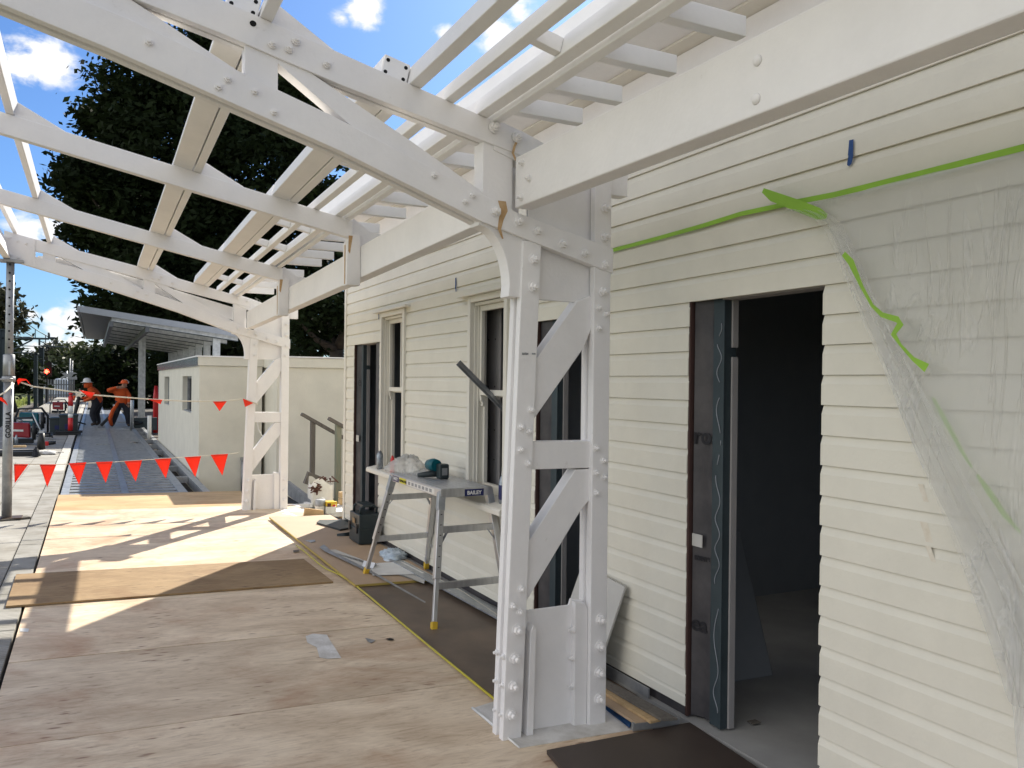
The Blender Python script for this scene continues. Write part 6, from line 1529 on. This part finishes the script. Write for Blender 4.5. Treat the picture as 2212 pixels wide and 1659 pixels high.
# ------------------------------------------------------------------ trees
def foliage(name, clusters, mat_, parent, per=26, spread=.4, size=.16, seed=1, up=.3):
    rs = np.random.RandomState(seed); C_ = np.repeat(np.array(clusters), per, 0); n = len(C_)
    c = C_ + rs.normal(0, spread, (n, 3)) * np.array([1, 1, .8])
    a = rs.normal(size=(n, 3)); a[:, 2] *= .6; a /= np.linalg.norm(a, axis=1)[:, None]
    r = rs.normal(size=(n, 3)); bb = np.cross(a, r); bb /= np.linalg.norm(bb, axis=1)[:, None]
    s = size * rs.uniform(.55, 1.35, n)[:, None]
    a = a * s; bb = bb * s * .48
    v = np.empty((n, 4, 3)); v[:, 0] = c - a; v[:, 1] = c + bb; v[:, 2] = c + a; v[:, 3] = c - bb
    o = ORG[parent.name]; v = v.reshape(-1, 3) - np.array(o)
    me = bpy.data.meshes.new(name); me.vertices.add(len(v)); me.vertices.foreach_set('co', v.ravel()); me.loops.add(4 * n); me.loops.foreach_set('vertex_index', np.arange(4 * n)); me.polygons.add(n); me.polygons.foreach_set('loop_start', np.arange(0, 4 * n, 4)); me.polygons.foreach_set('loop_total', np.full(n, 4)); me.update(calc_edges=True); me.materials.append(mat_)
    ob = bpy.data.objects.new(name, me); COL.objects.link(ob); ob.parent = parent; ORG[ob.name] = o; return ob


def tree(name, label, lobes, Y, mat_, cat='tree', group=None, dens=1.0, per=26, size=.16, seed=1, trunk=True, jit=2.0, base=-1.2, spread=.4):
    """lobes: (px, py, r_px) of the foliage masses seen from the survey point, at distance Y"""
    rs = np.random.RandomState(seed); L_ = []
    for px, py, r in lobes:
        y = Y + rs.uniform(-jit, jit); c = FY(px, py, y); L_.append((np.array(c), r * (y / math.cos(YAW)) / F_PX * .88))
    cx = np.mean([c[0] for c, _ in L_]); root = thing(name, (cx, Y, base), label, cat, group)
    cl = []
    for c, rad in L_:
        n = int(dens * 9 * rad ** 2) + 4
        d = rs.normal(size=(n, 3)); d /= np.linalg.norm(d, axis=1)[:, None]; rr = rad * rs.uniform(.35, 1.0, n) ** .5 * rs.uniform(.9, 1.12, n)
        p = c + d * rr[:, None] * np.array([1, .9, .85]); cl += [tuple(q) for q in p if q[2] > base + .3]
    foliage('crown', cl, mat_, root, per, spread, size, seed)
    b = MB()
    low = min(c[2] - r * .3 for c, r in L_); hub = Vector((cx, Y, max(base + 1.5, low)))
    b.tube([(cx + .2, Y, base), (cx, Y + .1, (base + hub.z) / 2), hub], [.42, .32, .28], 10)
    for c, rad in L_[::1]:
        e = Vector(c); m_ = hub.lerp(e, .5) + Vector((0, 0, -.08 * (e - hub).length)); b.tube([hub, m_, e], [.20, .11, .04], 6)
    b.build('trunk', M['bark'], root)
    return root


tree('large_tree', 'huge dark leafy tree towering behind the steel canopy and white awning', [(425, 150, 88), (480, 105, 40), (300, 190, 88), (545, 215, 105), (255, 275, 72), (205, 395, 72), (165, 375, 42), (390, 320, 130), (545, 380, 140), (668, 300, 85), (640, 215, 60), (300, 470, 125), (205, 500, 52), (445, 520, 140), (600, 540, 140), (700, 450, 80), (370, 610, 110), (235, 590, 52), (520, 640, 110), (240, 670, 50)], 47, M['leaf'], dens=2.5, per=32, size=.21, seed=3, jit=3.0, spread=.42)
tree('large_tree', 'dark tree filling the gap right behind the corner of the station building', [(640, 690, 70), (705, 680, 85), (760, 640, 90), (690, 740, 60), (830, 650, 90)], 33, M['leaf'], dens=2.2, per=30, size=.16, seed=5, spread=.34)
tree('dense_tree', 'dense dark trees filling the space under the steel canopy, left part', [(230, 790, 38), (275, 770, 55), (262, 850, 55), (320, 830, 60), (345, 770, 60)], 62, M['leaf'], dens=2.0, per=26, size=.24, seed=7, spread=.5, base=-1.2)
tree('dense_tree', 'dense dark tree behind the canopy posts above the block building', [(390, 800, 70), (440, 730, 70), (500, 790, 70), (540, 720, 70), (590, 790, 70), (640, 800, 60)], 56, M['leaf'], dens=2.0, per=26, size=.22, seed=9, spread=.46)
tree('street_tree', 'brownish tree hanging in from the left edge above the track', [(-12, 650, 30), (14, 660, 24), (36, 685, 15), (-20, 695, 30), (24, 700, 10)], 60, M['leaf3'], dens=2.2, per=24, size=.22, seed=11, spread=.42, jit=1)
tree('bushy_tree', 'dark round bush tree left of the short mast', [(-15, 760, 40), (20, 785, 32), (45, 800, 26), (60, 820, 18), (15, 820, 34)], 75, M['leaf'], dens=1.2, per=22, size=.30, seed=13, spread=.55)
tree('gum_tree', 'pale grey green tree standing above the gabled house', [(100, 775, 16), (118, 765, 17), (128, 780, 18), (110, 800, 14), (138, 800, 12)], 165, M['leaf3'], dens=.7, per=24, size=.6, seed=15, spread=1.0)
tree('far_tree', 'round olive tree right of the gum tree on the horizon', [(150, 770, 16), (165, 785, 18), (150, 800, 18)], 150, M['leaf2'], dens=.8, per=22, size=.6, seed=17, spread=1.0)
tree('far_tree', 'yellowish green tree on the horizon next to the canopy', [(185, 772, 16), (198, 775, 14), (190, 800, 20), (210, 790, 18)], 140, M['leaf2'], dens=.9, per=22, size=.55, seed=19, spread=1.0)
tree('far_tree', 'low dark hedge like tree under the far crossing poles', [(120, 812, 12), (140, 815, 12), (165, 815, 14), (185, 818, 14)], 135, M['leaf'], dens=1.0, per=22, size=.5, seed=21, spread=.8)
tree('far_tree', 'dark tree on the horizon behind the masts at the left', [(60, 790, 10), (75, 815, 12), (45, 830, 16), (92, 825, 10)], 160, M['leaf'], dens=.9, per=22, size=.6, seed=23, spread=1.0)
tree('tree_belt', 'dark row of trees behind the workers at the end of the platform', [(222, 830, 26), (240, 800, 24), (215, 800, 16), (228, 770, 14)], 95, M['leaf'], dens=1.4, per=22, size=.4, seed=27, spread=.7)
# grass tufts and weeds beside the track: nobody could count them
rs = np.random.RandomState(4); vs = []; fs = []
b = MB()
for k in range(5200):
    y = 22 + 90 * rs.rand() ** 1.3; x = -5.9 - rs.rand() ** 1.4 * 26; h = rs.uniform(.15, .55) * (1.4 if rs.rand() < .15 else 1); a = rs.rand() * 6.28; w_ = .035 + .0012 * y
    dx, dy = math.cos(a) * w_, math.sin(a) * w_; lx, ly = rs.normal(0, .12, 2)
    b.add([(x - dx, y - dy, -.97), (x + dx, y + dy, -.97), (x + lx, y + ly, -.97 + h)], [(0, 1, 2)])
tag(b.build('long_grass', mat('long_grass_blades', (.20, .23, .06), .9, c2=(.09, .13, .03), scale=.25, trans=.3)), kind='stuff')
